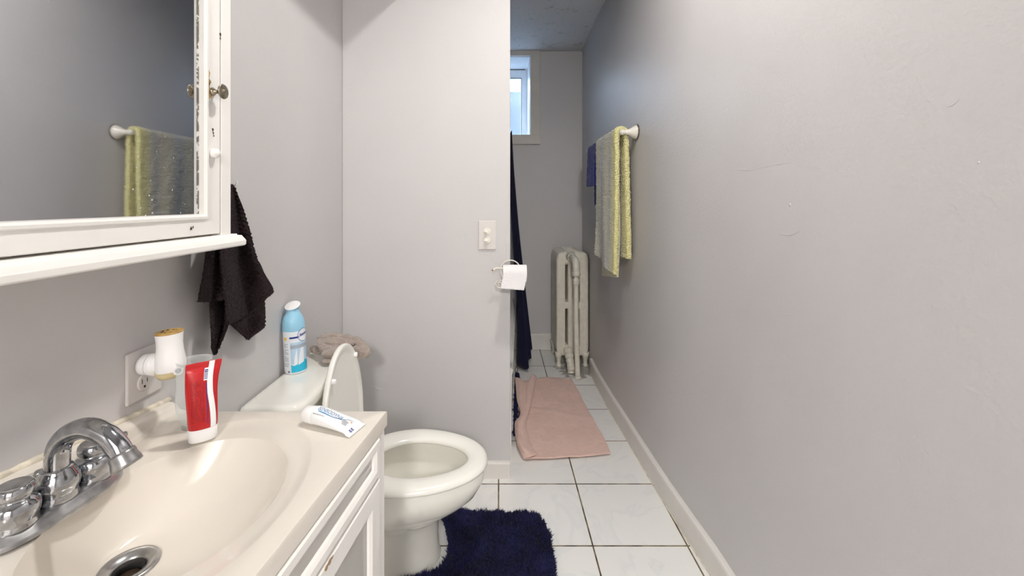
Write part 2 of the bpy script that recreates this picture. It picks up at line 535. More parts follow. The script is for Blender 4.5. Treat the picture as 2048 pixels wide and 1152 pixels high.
def tube(bm, pts, rad, segs=16, n=None, closed=False, caps=True, flat=1.0, mi=0):
    pts = [Vector(p) for p in pts]
    if n: 
        ctl = len(pts)
        P = catmull(pts, n)
    else: P = pts
    R = rad if callable(rad) else (lambda t: rad)
    cnt = len(P)
    d0 = (P[1] - P[0]).normalized()
    _, u, w = frame_axes(d0)
    rings = []
    prev = d0
    for i, p in enumerate(P):
        if closed: d = (P[(i + 1) % cnt] - P[i - 1]).normalized()
        elif i == 0: d = d0
        elif i == cnt - 1: d = (P[-1] - P[-2]).normalized()
        else: d = (P[i + 1] - P[i - 1]).normalized()
        q = prev.rotation_difference(d); u = q @ u; prev = d
        u = (u - d * u.dot(d)).normalized(); w = d.cross(u).normalized()
        r = R(i / (cnt - 1))
        rings.append([bm.verts.new(p + u * r * math.cos(2 * PI * k / segs) + w * r * flat * math.sin(2 * PI * k / segs)) for k in range(segs)])
    m = cnt if closed else cnt - 1
    for i in range(m):
        A, B = rings[i], rings[(i + 1) % cnt]
        for k in range(segs):
            j = (k + 1) % segs
            bm.faces.new((A[k], A[j], B[j], B[k])).material_index = mi
    if caps and not closed:
        bm.faces.new(list(reversed(rings[0]))).material_index = mi; bm.faces.new(rings[-1]).material_index = mi
    return rings

def resample(row, n):
    row = [Vector(p) for p in row]
    P = catmull(row, 8 * n)
    L = [0.0]
    for a, b in zip(P, P[1:]): L.append(L[-1] + (b - a).length)
    out = []; k = 0
    for i in range(n):
        s = L[-1] * i / (n - 1)
        while k < len(L) - 2 and L[k + 1] < s: k += 1
        t = 0 if L[k + 1] == L[k] else (s - L[k]) / (L[k + 1] - L[k])
        out.append(P[k].lerp(P[k + 1], min(max(t, 0), 1)))
    return out

def loft(rows, nu, nv):
    R = [resample(r, nu) for r in rows]
    cols = [catmull([r[i] for r in R], nv) for i in range(nu)]
    return [[cols[i][j] for i in range(nu)] for j in range(nv)]

def grid_solid(G, t, disp=None):
    """closed cloth of thickness t from a grid of points; returns verts, faces"""
    nv, nu = len(G), len(G[0])
    A = np.array([[tuple(p) for p in r] for r in G], float)
    du = np.gradient(A, axis=1); dv = np.gradient(A, axis=0)
    n = np.cross(du, dv); n /= (np.linalg.norm(n, axis=2, keepdims=True) + 1e-12)
    if disp is not None:
        D = np.array([[disp(A[j, i]) for i in range(nu)] for j in range(nv)])
        A = A + n * D[..., None]
    top = (A + n * t / 2).reshape(-1, 3); bot = (A - n * t / 2).reshape(-1, 3)
    V = np.vstack([top, bot]); o = nu * nv
    Fc = []
    for j in range(nv - 1):
        for i in range(nu - 1):
            a, b, c, d = j * nu + i, j * nu + i + 1, (j + 1) * nu + i + 1, (j + 1) * nu + i
            Fc.append((a, b, c, d)); Fc.append((o + d, o + c, o + b, o + a))
    for j in range(nv - 1):
        a, d = j * nu, (j + 1) * nu
        Fc.append((a, d, o + d, o + a))
        a, d = j * nu + nu - 1, (j + 1) * nu + nu - 1
        Fc.append((d, a, o + a, o + d))
    for i in range(nu - 1):
        Fc.append((i + 1, i, o + i, o + i + 1))
        a = (nv - 1) * nu + i
        Fc.append((a, a + 1, o + a + 1, o + a))
    return V, Fc

def merge(parts):
    V, Fc = [], []; off = 0
    for v, f in parts:
        v = np.asarray(v, float)
        V.append(v); Fc += [tuple(i + off for i in q) for q in f]; off += len(v)
    return np.vstack(V), Fc

def strands(V, Fc, count, length, width, lean=0.5, up=None, jitter=0.3, bend=0.0):
    """short tapering fibres standing on the faces"""
    V = np.asarray(V, float)
    tris = []
    for q in Fc:
        tris.append((q[0], q[1], q[2]))
        if len(q) == 4: tris.append((q[0], q[2], q[3]))
    T = np.array(tris)
    a, b, c = V[T[:, 0]], V[T[:, 1]], V[T[:, 2]]
    cr = np.cross(b - a, c - a); ar = np.linalg.norm(cr, axis=1)
    nrm = cr / (ar[:, None] + 1e-12)
    idx = rng.choice(len(T), count, p=ar / ar.sum())
    r1, r2 = rng.random(count), rng.random(count)
    s = np.sqrt(r1)
    P = a[idx] * (1 - s)[:, None] + b[idx] * (s * (1 - r2))[:, None] + c[idx] * (s * r2)[:, None]
    D = nrm[idx] + rng.normal(0, lean, (count, 3))
    if up is not None: D = D + np.array(up)
    D /= np.linalg.norm(D, axis=1, keepdims=True)
    W = np.cross(D, rng.normal(0, 1, (count, 3))); W /= (np.linalg.norm(W, axis=1, keepdims=True) + 1e-9)
    Ln = length * (1 + rng.normal(0, jitter, count)).clip(0.3, 2)[:, None]
    D2 = D + rng.normal(0, 0.5, (count, 3)); D2 /= np.linalg.norm(D2, axis=1, keepdims=True)
    mid = P + D * Ln * 0.55
    tip = mid + D2 * Ln * 0.45
    hw = W * width / 2
    Vn = np.stack([P - hw, P + hw, mid - hw * 0.8, mid + hw * 0.8, tip], axis=1).reshape(-1, 3)
    Fn = []
    for i in range(count):
        o = 5 * i
        Fn.append((o, o + 1, o + 3, o + 2)); Fn.append((o + 2, o + 3, o + 4))
    return Vn, Fn

def ns(p, s, seed=0.0):
    return noise.noise(Vector((p[0] * s + seed, p[1] * s + seed * 1.7, p[2] * s - seed)))

def text_mesh(txt, size, extrude=0.0, bold=False):
    cu = bpy.data.curves.new('lettering', 'FONT')
    cu.body = txt; cu.size = size; cu.extrude = extrude
    cu.align_x = 'LEFT'; cu.align_y = 'CENTER'
    if bold: cu.offset = size * 0.02
    ob = bpy.data.objects.new('lettering_src', cu)
    COL.objects.link(ob)
    dg = bpy.context.evaluated_depsgraph_get()
    me = bpy.data.meshes.new_from_object(ob.evaluated_get(dg))
    bpy.data.objects.remove(ob); bpy.data.curves.remove(cu)
    return me

# ------------------------------------------------------------------ the room shell
XL = -0.645
def wall_x(Y):
    """the old right-hand wall is not quite straight"""
    pts = [(-1.0, 0.66), (1.0, 0.655), (1.29, 0.65), (1.41, 0.64), (1.63, 0.627), (2.03, 0.616), (2.33, 0.606), (2.63, 0.604), (3.0, 0.616), (3.32, 0.632)]
    for (a, xa), (b, xb) in zip(pts, pts[1:]):
        if a <= Y <= b: return xa + (xb - xa) * (Y - a) / (b - a)
    return pts[-1][1]
YB = 3.30                        # back wall
YP = 1.757                       # partition face
HN = EYE + 1.48                  # near ceiling
HF = EYE + 1.16                  # far ceiling

bm = bmesh.new(); add_box(bm, -0.9, 0.95, -2.6, 3.75, -0.06, 0.0)
struct(from_bm('floor', bm, M_floor, origin=(0, 0, 0)))

# right wall as a gently bowed sheet with thickness
bm = bmesh.new()
ys = [-1.0 + 0.1 * i for i in range(45)]
ins = [[bm.verts.new((wall_x(y), y, z)) for z in (0.0, 0.6, 1.2, 1.8, HN)] for y in ys]
outs = [[bm.verts.new((wall_x(y) + 0.12, y, z)) for z in (0.0, 0.6, 1.2, 1.8, HN)] for y in ys]
for a, b in ((ins, 1), (outs, 0)):
    for i in range(len(ys) - 1):
        for k in range(4):
            bm.faces.new((a[i][k], a[i + 1][k], a[i + 1][k + 1], a[i][k + 1]))
for i in range(len(ys) - 1):
    bm.faces.new((ins[i][4], ins[i + 1][4], outs[i + 1][4], outs[i][4]))
struct(from_bm('wall_right', bm, M_wall, origin=(0, 0, 0), smooth=True))
box_ = lambda *a, **k: struct(box(*a, **k))
box_('wall_left', XL - 0.12, XL, -1.0, YB, 0, HN, M_wall_smooth)
bm = bmesh.new()
dx0, dx1, dzh = -0.36, 0.44, 2.04                                   # unseen doorway behind the camera, added to let the fill light in
for (a, b, c, d) in ((-0.8, dx0, 0, HN), (dx1, 0.8, 0, HN), (dx0, dx1, dzh, HN)):
    add_box(bm, a, b, -1.12, -1.0, c, d)
struct(from_bm('wall_front', bm, M_wall_smooth, origin=(0, -1.0, 0)))
bm = bmesh.new()
for (a, b, c, d) in ((dx0 - 0.08, dx0, 0, dzh + 0.08), (dx1, dx1 + 0.08, 0, dzh + 0.08), (dx0, dx1, dzh, dzh + 0.08)):
    add_box(bm, a, b, -1.0, -0.985, c, d)
struct(from_bm('trim_4', bm, M_trim, origin=(dx0, -1.0, 0)))
bm = bmesh.new()
for (x0_, x1_, y0_, y1_, z0_, z1_) in ((-0.75, -0.65, -2.5, -1.12, 0, HN), (0.75, 0.85, -2.5, -1.12, 0, HN), (-0.75, 0.85, -2.6, -2.5, 0, HN)):
    add_box(bm, x0_, x1_, y0_, y1_, z0_, z1_)
struct(from_bm('wall_added_hallway', bm, M_wall_smooth, origin=(0, -2.5, 0)))  # unseen hallway, added to house the fill lamp
box_('wall_middle', XL, 0.042, YP, YP + 0.11, 0, HN, M_wall_smooth, bv=0.003)
# ceilings: the near room is higher, the alcove beyond the partition is lower
box_('ceiling', XL - 0.1, 0.80, -2.5, YP + 0.01, HN, HN + 0.1, M_ceil)
bm = bmesh.new(); add_box(bm, XL, 0.80, YP, YB + 0.1, HF, HN + 0.1)
struct(from_bm('trim_1', bm, M_ceil, origin=(0, YP, HF)))           # lowered alcove ceiling
bm = bmesh.new(); add_box(bm, XL, -0.35, 0.95, YP, EYE + 0.894, HN)
struct(from_bm('trim_2', bm, M_wall_smooth, origin=(XL, YP, EYE + 0.894)))   # boxed duct over the toilet

# back wall with window opening
wx0, wx1 = -0.27, 0.232
wz0, wz1 = EYE + 0.517, EYE + 1.122
bm = bmesh.new()
TH = 0.42
for (a, b, c, d) in ((-0.8, wx0, 0, HN), (wx1, 0.8, 0, HN), (wx0, wx1, 0, wz0), (wx0, wx1, wz1, HN)):
    add_box(bm, a, b, YB, YB + TH, c, d)
struct(from_bm('wall_back', bm, M_wall_smooth, origin=(0, YB, 0)))

W1 = thing('window_1', (wx0, YB, wz0), None, None, kind='structure')
bm = bmesh.new()
cw, ct = 0.075, 0.02
add_box(bm, wx0 - cw, wx0, YB - ct, YB + 0.001, wz0 - 0.072, wz1 + 0.042)
add_box(bm, wx1, wx1 + cw, YB - ct, YB + 0.001, wz0, wz1 + 0.042)
add_box(bm, wx0, wx1, YB - ct, YB + 0.001, wz1, wz1 + 0.042)
add_box(bm, wx0, wx1 + cw, YB - ct - 0.004, YB + 0.001, wz0 - 0.072, wz0)
bevel(from_bm('window_casing', bm, M_casing, W1), 0.002)
YS = 3.615
bm = bmesh.new()
sx0, sx1, sz0, sz1 = wx0 + 0.004, wx1 - 0.004, wz0 + 0.004, wz1 - 0.004
fw = 0.052
add_box(bm, sx0, sx0 + fw, YS, YS + 0.04, sz0, sz1)
add_box(bm, sx1 - fw, sx1, YS, YS + 0.04, sz0, sz1)
add_box(bm, sx0 + fw, sx1 - fw, YS, YS + 0.04, sz0, sz0 + 0.035)
add_box(bm, sx0 + fw, sx1 - fw, YS, YS + 0.04, sz1 - 0.075, sz1)
sash = bevel(from_bm('window_frame', bm, M_sash, W1), 0.002)
bm = bmesh.new()
add_box(bm, sx0 - 0.003, sx1 + 0.003, YS + 0.045, YS + 0.08, sz0 - 0.003, sz0)
add_box(bm, wx0, wx1, YB + 0.02, YS - 0.001, wz0, wz0 + 0.004)
add_box(bm, wx0, wx0 + 0.003, YB + 0.01, YS + 0.05, wz0, wz1)
add_box(bm, wx1 - 0.003, wx1, YB + 0.01, YS + 0.05, wz0, wz1)
add_box(bm, wx0, wx1, YB + 0.01, YS + 0.05, wz1 - 0.003, wz1)
from_bm('window_reveal', bm, M_sash, W1)
box('window_pane', sx0 + fw - 0.004, sx1 - fw + 0.004, YS + 0.018, YS + 0.022, sz0 + 0.03, sz1 - 0.07, M_glass, W1)
bm = bmesh.new()
add_box(bm, wx0 + 0.02, wx1 - 0.02, YS - 0.006, YS + 0.001, sz1 - 0.004, sz1 + 0.001)
add_box(bm, sx1 - fw, sx1 - fw + 0.004, YS - 0.001, YS + 0.001, sz0 + 0.03, sz1 - 0.07)
add_box(bm, sx1 - fw - 0.09, sx1 - fw, YS - 0.001, YS + 0.001, sz1 - 0.077, sz1 - 0.072)
add_box(bm, sx0 + fw, sx1 - fw, YS - 0.001, YS + 0.001, sz0 + 0.033, sz0 + 0.037)
from_bm('worn_joint', bm, M_gap, W1)
# the window well outside
bm = bmesh.new()
add_box(bm, -1.2, 1.2, 4.35, 4.5, EYE + 0.2, EYE + 1.12)
add_box(bm, -1.2, 1.2, YB + TH, 4.5, EYE + 0.1, EYE + 0.3)
struct(from_bm('wall_outside', bm, M_well, origin=(0, 4.3, EYE + 0.1)))

# baseboards
def base_strip(name, pts, h, t, inward, m, lip=0.0):
    """board following floor polyline pts (wall side), thickness t towards inward"""
    bm = bmesh.new()
    prof = [(0.0, 0.0), (1.0, 0.0), (1.0, h * 0.90), (0.88, h * 0.97), (0.6, h), (0.0, h)]
    rows = []
    for p in pts:
        rows.append([bm.verts.new(Vector((p[0], p[1], 0)) + Vector(inward) * (a * t) + Vector((0, 0, z))) for a, z in prof])
    for A, B in zip(rows, rows[1:]):
        for k in range(len(prof)):
            j = (k + 1) % len(prof)
            bm.faces.new((A[k], A[j], B[j], B[k]))
    bm.faces.new(rows[0]); bm.faces.new(list(reversed(rows[-1])))
    return struct(from_bm(name, bm, m, origin=(pts[0][0], pts[0][1], 0)))
base_strip('baseboard_right', [(wall_x(y) + 0.001, y) for y in [-0.95 + 0.1 * i for i in range(39)]], 0.088, 0.019, (-1, 0, 0), M_trim)
base_strip('baseboard_back', [(0.11, YB), (0.6, YB)], 0.118, 0.016, (0, -1, 0), M_trim)
base_strip('baseboard_middle', [(XL, YP), (0.040, YP)], 0.066, 0.016, (0, -1, 0), M_trim)
base_strip('baseboard_left', [(XL, 0.90), (XL, 1.72)], 0.066, 0.016, (1, 0, 0), M_trim)

# quarter-round bead of old caulk along the right board
bm = bmesh.new()
ys2 = [-0.9 + 0.03 * i for i in range(125)]
pp = [Vector((wall_x(y) - 0.0185 + 0.0012 * noise.noise(Vector((y * 13, 0, 0))), y, 0.001)) for y in ys2]
tube(bm, pp, 0.0028, 6)
struct(from_bm('trim_3', bm, M_caulk, origin=(0.62, 1, 0), smooth=True))

# ------------------------------------------------------------------ bathtub behind the partition
TB = thing('bathtub', (-0.28, 2.6, 0), 'white bathtub, only its outer side shows as a sliver behind the partition wall', 'bathtub')
def tubside(Y): return 0.052 + (0.098 - 0.052) * min(1, max(0, (Y - 1.9) / 1.0))
bm = bmesh.new()
yy = [1.87 + (3.29 - 1.87) * i / 20 for i in range(21)]
H = 0.40
A = [[bm.verts.new(p) for p in ((tubside(y) - 0.004, y, 0), (tubside(y), y, H - 0.03), (tubside(y) + 0.006, y, H - 0.008), (tubside(y) - 0.004, y, H),
                                (tubside(y) - 0.06, y, H), (tubside(y) - 0.09, y, H - 0.05), (tubside(y) - 0.14, y, 0.06),
                                (XL + 0.14, y, 0.06), (XL + 0.08, y, H - 0.05), (XL + 0.05, y, H), (XL + 0.003, y, H), (XL + 0.003, y, 0))] for y in yy]
for P, Q in zip(A, A[1:]):
    for k in range(12):
        j = (k + 1) % 12
        bm.faces.new((P[k], P[j], Q[j], Q[k]))
bm.faces.new(A[0]); bm.faces.new(list(reversed(A[-1])))
add_box(bm, XL + 0.01, 0.0, 1.871, 1.93, 0.0, H - 0.001); add_box(bm, XL + 0.01, 0.04, 3.2, 3.288, 0.0, H - 0.001)
from_bm('tub_shell', bm, M_tub, TB)

# ------------------------------------------------------------------ shower curtain and rod
bm = bmesh.new(); tube(bm, [(0.030, 1.875, EYE + 0.49), (0.030, 3.295, EYE + 0.49)], 0.0125, 16)
tag(from_bm('curtain_rod', bm, M_chrome_dull, origin=(0.030, 2.5, EYE + 0.49), smooth=True),
    'straight metal rod over the tub carrying the navy shower curtain', 'curtain rod')
CT = thing('shower_curtain', (0.08, 2.95, 0.05), 'dark navy shower curtain bunched at the far end of the tub, hanging outside it', 'shower curtain')
def cur_pt(u, v):
    # u along the rod 0 near .. 1 far ; v 0 top .. 1 bottom
    y = 2.70 + u * 0.52
    y = y + 0.10 * v * (1 - u)
    flare = v ** 1.15
    ph = 2 * PI * (2.4 * u) + 0.9
    xb = 0.066 + flare * (0.082 + 0.045 * u)
    x = xb + (0.010 + 0.036 * flare) * math.sin(ph) + 0.006 * math.sin(ph * 2.3 + 1)
    y = y + 0.02 * math.cos(ph) * (0.4 + flare)
    zt = EYE + 0.455 - 0.02 * math.sin(2 * PI * 6 * u) ** 2
    zb = 0.02 + 0.02 * math.sin(ph) ** 2
    x = max(x, tubside(y) * min(1, v * 1.35) + 0.016 + 0.02 * (1 - v))
    return Vector((x, y, zt + (zb - zt) * v))
G = [[cur_pt(i / 90, j / 50) for i in range(91)] for j in range(51)]
V, Fc = grid_solid(G, 0.002)
from_vf('curtain_cloth', V, Fc, M_curtain, CT)
for i in range(7):
    y = 2.72 + i * 0.075
    bm = bmesh.new()
    c = Vector((0.030, y, EYE + 0.480))
    tube(bm, [c + Vector((math.cos(a) * 0.024, 0, math.sin(a) * 0.024 - 0.004)) for a in [2 * PI * k / 20 for k in range(20)]], 0.0018, 8, closed=True)
    from_bm('curtain_ring', bm, M_chrome_dull, CT, smooth=True)

# ------------------------------------------------------------------ radiator
RD = thing('radiator', (0.494, 2.93, 0), 'cream painted cast iron column radiator standing in the far right corner', 'radiator')
rx0, rx1 = 0.383, 0.606
RW = rx1 - rx0
zb, zt = 0.070, 0.785
cw = 0.0645
slot = (RW - 3 * cw) / 2
xs = [rx0, rx0 + cw, rx0 + cw + slot, rx0 + 2 * cw + slot, rx1 - cw, rx1]
zs = [zb, 0.139, 0.393, 0.44, 0.70, zt]
def section_bm(y0, first=False):
    D = 0.0604
    bm = bmesh.new()
    # refine grid lines so that the subdivided casting keeps its slots narrow and its columns round
    X = []
    for i in range(5):
        X += [xs[i] + (xs[i + 1] - xs[i]) * t for t in (0, 0.12, 0.5, 0.88)]
    X.append(xs[-1])
    Z = []
    for i in range(5):
        L_ = (0, 0.12, 0.5, 0.88) if i % 2 == 0 else (0, 0.04, 0.35, 0.65, 0.96)
        Z += [zs[i] + (zs[i + 1] - zs[i]) * t for t in L_]
    Z.append(zs[-1])
    def solid(x, z):
        slotx = xs[1] < x < xs[2] or xs[3] < x < xs[4]
        slotz = zs[1] < z < zs[2] or zs[3] < z < zs[4]
        return not (slotx and slotz)
    def warp(x, z):
        # round the outer corners of the casting
        R = 0.046
        cx = rx0 + R if x < rx0 + R else (rx1 - R if x > rx1 - R else None)
        cz = zb + R if z < zb + R else (zt - R if z > zt - R else None)
        if cx is not None and cz is not None:
            dx, dz = x - cx, z - cz
            m = max(abs(dx), abs(dz)); l = math.hypot(dx, dz)
            if l > 0: return cx + dx * m / l, cz + dz * m / l
        return x, z
    def depth(x, z):
        # columns bulge, the slot edges are thinner
        best = 9
        for c in ((xs[0] + xs[1]) / 2, (xs[2] + xs[3]) / 2, (xs[4] + xs[5]) / 2):
            best = min(best, abs(x - c))
        if z < zs[1] * 0.98 or z > zs[4] * 1.01: return 0.5
        return 0.5 - 0.02 * min(1, (best / (cw / 2)) ** 2)
    vid = {}
    def vert(i, k, s):
        key = (i, k, s)
        if key not in vid:
            x, z = warp(X[i], Z[k])
            dd = depth(X[i], Z[k])
            edge = i in (0, len(X) - 1) or k in (0, len(Z) - 1)
            if edge: dd = 0.34
            vid[key] = bm.verts.new((x, y0 + D / 2 + s * D * dd, z))
        return vid[key]
    nx, nz = len(X) - 1, len(Z) - 1
    cell = [[solid((X[i] + X[i + 1]) / 2, (Z[k] + Z[k + 1]) / 2) for k in range(nz)] for i in range(nx)]
    for i in range(nx):
        for k in range(nz):
            if not cell[i][k]: continue
            bm.faces.new((vert(i, k, -1), vert(i + 1, k, -1), vert(i + 1, k + 1, -1), vert(i, k + 1, -1)))
            bm.faces.new((vert(i, k + 1, 1), vert(i + 1, k + 1, 1), vert(i + 1, k, 1), vert(i, k, 1)))
            for (di, dk, e) in ((-1, 0, ((i, k), (i, k + 1))), (1, 0, ((i + 1, k + 1), (i + 1, k))), (0, -1, ((i + 1, k), (i, k))), (0, 1, ((i, k + 1), (i + 1, k + 1)))):
                a, b = i + di, k + dk
                if not (0 <= a < nx and 0 <= b < nz) or not cell[a][b]:
                    p, q = e
                    bm.faces.new((vert(*p, -1), vert(*q, -1), vert(*q, 1), vert(*p, 1)))
    # top hat rib along the section
    add_box(bm, rx0 + 0.05, rx1 - 0.05, y0 + 0.012, y0 + D - 0.012, zt - 0.008, zt + 0.008)
    # cast crossings at the slot ends
    if first:
        for xx in ((xs[1] + xs[2]) / 2, (xs[3] + xs[4]) / 2):
            lathe(bm, [(0.012, 0), (0.011, 0.004), (0.007, 0.008), (0.001, 0.010)], (xx, y0 + 0.012, zs[4] + 0.004), (0, -1, 0), 14)
    return bm
for i in range(5):
    o = from_bm('radiator_section', section_bm(2.93 + i * 0.0605, i == 0), M_rad, RD, smooth=True)
    subsurf(o, 1)
for yy_ in (2.945, 3.19):
    for sx_ in (-1, 1):
        bm = bmesh.new()
        xc = rx0 + 0.026 if sx_ < 0 else rx1 - 0.026
        rings = lathe(bm, [(0.026, 0.0), (0.025, 0.006), (0.018, 0.016), (0.018, 0.035), (0.025, 0.06), (0.036, 0.095)], (xc - sx_ * -0.006, yy_ + 0.012, 0.0), (0, 0, 1), 18, 1.0, 0.8)
        from_bm('leg', bm, M_rad, RD, smooth=True)
# supply pipe: collar, elbow, union, riser
def rp(name, fn):
    bm = bmesh.new(); fn(bm); return from_bm(name, bm, M_rad, RD, smooth=True)
px_, py_ = 0.491, 2.775
zz = 0.752
rp('pipe_elbow', lambda bm: (lathe(bm, [(0.034, 0), (0.036, 0.01), (0.033, 0.03), (0.026, 0.04), (0.029, 0.045), (0.029, 0.065), (0.023, 0.07)], (0.482, 2.945, zz), (0, -1, 0), 28),
                      tube(bm, [(0.482, 2.89, zz), (0.484, 2.83, zz), (0.488, 2.785, zz - 0.012), (px_, py_, zz - 0.05), (px_, py_, zz - 0.085)], lambda t: 0.0235, 24, 30),
                      lathe(bm, [(0.026, 0), (0.028, 0.004), (0.028, 0.024), (0.025, 0.028)], (px_, py_, zz - 0.078), (0, 0, -1), 28)))
rp('supply_pipe', lambda bm: (tube(bm, [(px_, py_, zz - 0.10), (px_ - 0.001, py_ - 0.01, 0.35), (px_ + 0.004, 2.742, 0.0)], 0.0165, 24, 20),
                      lathe(bm, [(0.0205, 0), (0.022, 0.003), (0.022, 0.034), (0.019, 0.038)], (px_, py_, zz - 0.125), (0, 0, -1), 28),
                      lathe(bm, [(0.019, 0), (0.0195, 0.006), (0.017, 0.014)], (px_ + 0.004, 2.743, 0.0), (0, 0, 1), 28)))
rp('return_pipe', lambda bm: (tube(bm, [(0.460, 2.95, 0.118), (0.462, 2.90, 0.108), (0.464, 2.862, 0.082), (0.466, 2.835, 0.05), (0.467, 2.82, 0.0)], lambda t: 0.031 - 0.008 * t + 0.0022 * math.sin(t * 34), 24, 50),
                      lathe(bm, [(0.024, 0), (0.027, 0.003), (0.027, 0.018), (0.024, 0.021)], (0.467, 2.822, 0.022), (0, 0, 1), 28)))
rp('plug', lambda bm: lathe(bm, [(0.011, 0), (0.011, 0.006), (0.006, 0.01)], (0.444, 2.936, 0.118), (0, -1, 0), 8))

# ------------------------------------------------------------------ floor textiles
# navy shag rug by the tub
def poly_grid(poly, step):
    """points grid inside polygon -> small quads"""
    from mathutils.geometry import tessellate_polygon
    return poly

def pnp(x, y, poly):
    c = False; n = len(poly); j = n - 1
    for i in range(n):
        xi, yi = poly[i][0], poly[i][1]; xj, yj = poly[j][0], poly[j][1]
        if (yi > y) != (yj > y) and x < (xj - xi) * (y - yi) / (yj - yi) + xi: c = not c
        j = i
    return c

def slab(poly, h, z0=0.001, hz=None):
    """closed prism of a polygon; subdivided top from centroid fan"""
    n = len(poly)
    V = [(p[0], p[1], z0) for p in poly] + [(p[0], p[1], z0 + h) for p in poly]
    Fq = [tuple(reversed(range(n))), tuple(range(n, 2 * n))]
    for i in range(n):
        j = (i + 1) % n
        Fq.append((i, j, n + j, n + i))
    return V, Fq

def area_strands(poly, z, count, length, width, lean, edge=True):
    xs_ = [p[0] for p in poly]; ys_ = [p[1] for p in poly]
    pts = []
    while len(pts) < count:
        X = rng.uniform(min(xs_), max(xs_), count); Y = rng.uniform(min(ys_), max(ys_), count)
        for x, y in zip(X, Y):
            if pnp(x, y, poly): pts.append((x, y, z))
            if len(pts) >= count: break
    # fibres round the rim
    if edge:
        per = [math.dist(poly[i], poly[(i + 1) % len(poly)]) for i in range(len(poly))]
        for _ in range(count // 9):
            i = rng.choice(len(poly), p=np.array(per) / sum(per)); t = rng.random()
            a, b = poly[i], poly[(i + 1) % len(poly)]
            pts.append((a[0] + (b[0] - a[0]) * t, a[1] + (b[1] - a[1]) * t, z * rng.random()))
    P = np.array(pts); n = len(P)
    # clumps: lean direction follows a low frequency noise
    ang = np.array([noise.noise(Vector((p[0] * 17, p[1] * 17, 2.0))) * 5 + noise.noise(Vector((p[0] * 45, p[1] * 45, 7.0))) * 3 for p in P])
    D = np.stack([np.cos(ang) * lean, np.sin(ang) * lean, np.ones(n)], 1) + rng.normal(0, 0.28, (n, 3))
    cx, cy = sum(xs_) / len(xs_), sum(ys_) / len(ys_)
    D /= np.linalg.norm(D, axis=1, keepdims=True)
    W = np.cross(D, rng.normal(0, 1, (n, 3))); W /= np.linalg.norm(W, axis=1, keepdims=True)
    hgt = np.array([1 + 0.45 * noise.noise(Vector((p[0] * 22, p[1] * 22, 4.0))) for p in P])
    Ln = length * (hgt * (1 + rng.normal(0, 0.18, n))).clip(0.4, 1.7)[:, None]
    D2 = D + rng.normal(0, 0.45, (n, 3)); D2 /= np.linalg.norm(D2, axis=1, keepdims=True)
    mid = P + D * Ln * 0.55; tip = mid + D2 * Ln * 0.45
    hw = W * width / 2
    V = np.stack([P - hw, P + hw, mid - hw, mid + hw, tip], 1).reshape(-1, 3)
    V[:, 2] = V[:, 2].clip(0.002, None)
    Fq = []
    for i in range(n):
        o = 5 * i
        Fq.append((o, o + 1, o + 3, o + 2)); Fq.append((o + 2, o + 3, o + 4))
    return V, Fq

RG = thing('bath_rug', (0.05, 2.4, 0), 'narrow navy shag rug beside the tub, mostly hidden under the pink towel', 'rug')
poly = [(tubside(2.06) + 0.003, 2.06), (tubside(2.5) + 0.003, 2.5), (tubside(2.8) + 0.003, 2.79), (0.115, 2.79), (0.13, 2.72), (0.19, 2.12), (0.13, 2.05)]
V, Fc = slab(poly, 0.006); from_vf('rug_backing', V, Fc, M_navyrug, RG, smooth=False)
polyr = [(tubside(2.06) + 0.005, 2.06), (tubside(2.5) + 0.005, 2.5), (tubside(2.8) + 0.005, 2.80), (0.12, 2.80), (0.10, 2.05)]
V, Fc = area_strands(polyr, 0.006, 5000, 0.014, 0.0022, 0.5)
o = from_vf('rug_pile', V, Fc, M_navyrug, RG, smooth=False); o['kind'] = 'stuff'
bm = bmesh.new()
c = Vector((0.108, 2.835, 0.018))
tube(bm, [c + Vector((math.cos(a) * 0.008, math.sin(a) * 0.006, math.sin(a) * 0.016)) for a in [2 * PI * k / 20 for k in range(20)]], 0.0018, 8, closed=True)
from_bm('hanging_loop', bm, M_black, RG, smooth=True)

# pink towel
def pk(x, y, h=0.012): return onfloor(x, y, h)
rows = [
    [pk(1030, 755), pk(1050, 762), pk(1085, 756), pk(1120, 756), pk(1143, 758)],
    [pk(1033, 785), pk(1060, 786), pk(1100, 785), pk(1130, 784), pk(1158, 785)],
    [pk(1036, 812), pk(1062, 815), pk(1105, 815), pk(1140, 814), pk(1173, 815)],
    [pk(1031, 850), pk(1065, 850), pk(1110, 850), pk(1155, 850), pk(1193, 850)],
    [pk(1036, 885), pk(1075, 885), pk(1125, 884), pk(1170, 882), pk(1210, 880)],
    [pk(1047, 917), pk(1090, 916), pk(1140, 913), pk(1185, 910), pk(1221, 906)],
]
def pink_disp(p):
    return 0.006 * ns(p, 6, 1.0) + 0.0035 * ns(p, 16, 4.0) + 0.0012 * ns(p, 60, 2.0)
G = loft(rows, 90, 120)
def wrinkle(G):
    for r in G:
        for p in r:
            # a few soft creases running across
            p.z += 0.004 * max(0, math.sin(14 * p.y + 6 * p.x + 3 * ns(p, 3, 3.0))) ** 6
    return G
V1, F1 = grid_solid(wrinkle(G), 0.005, lambda p: abs(pink_disp(p)))
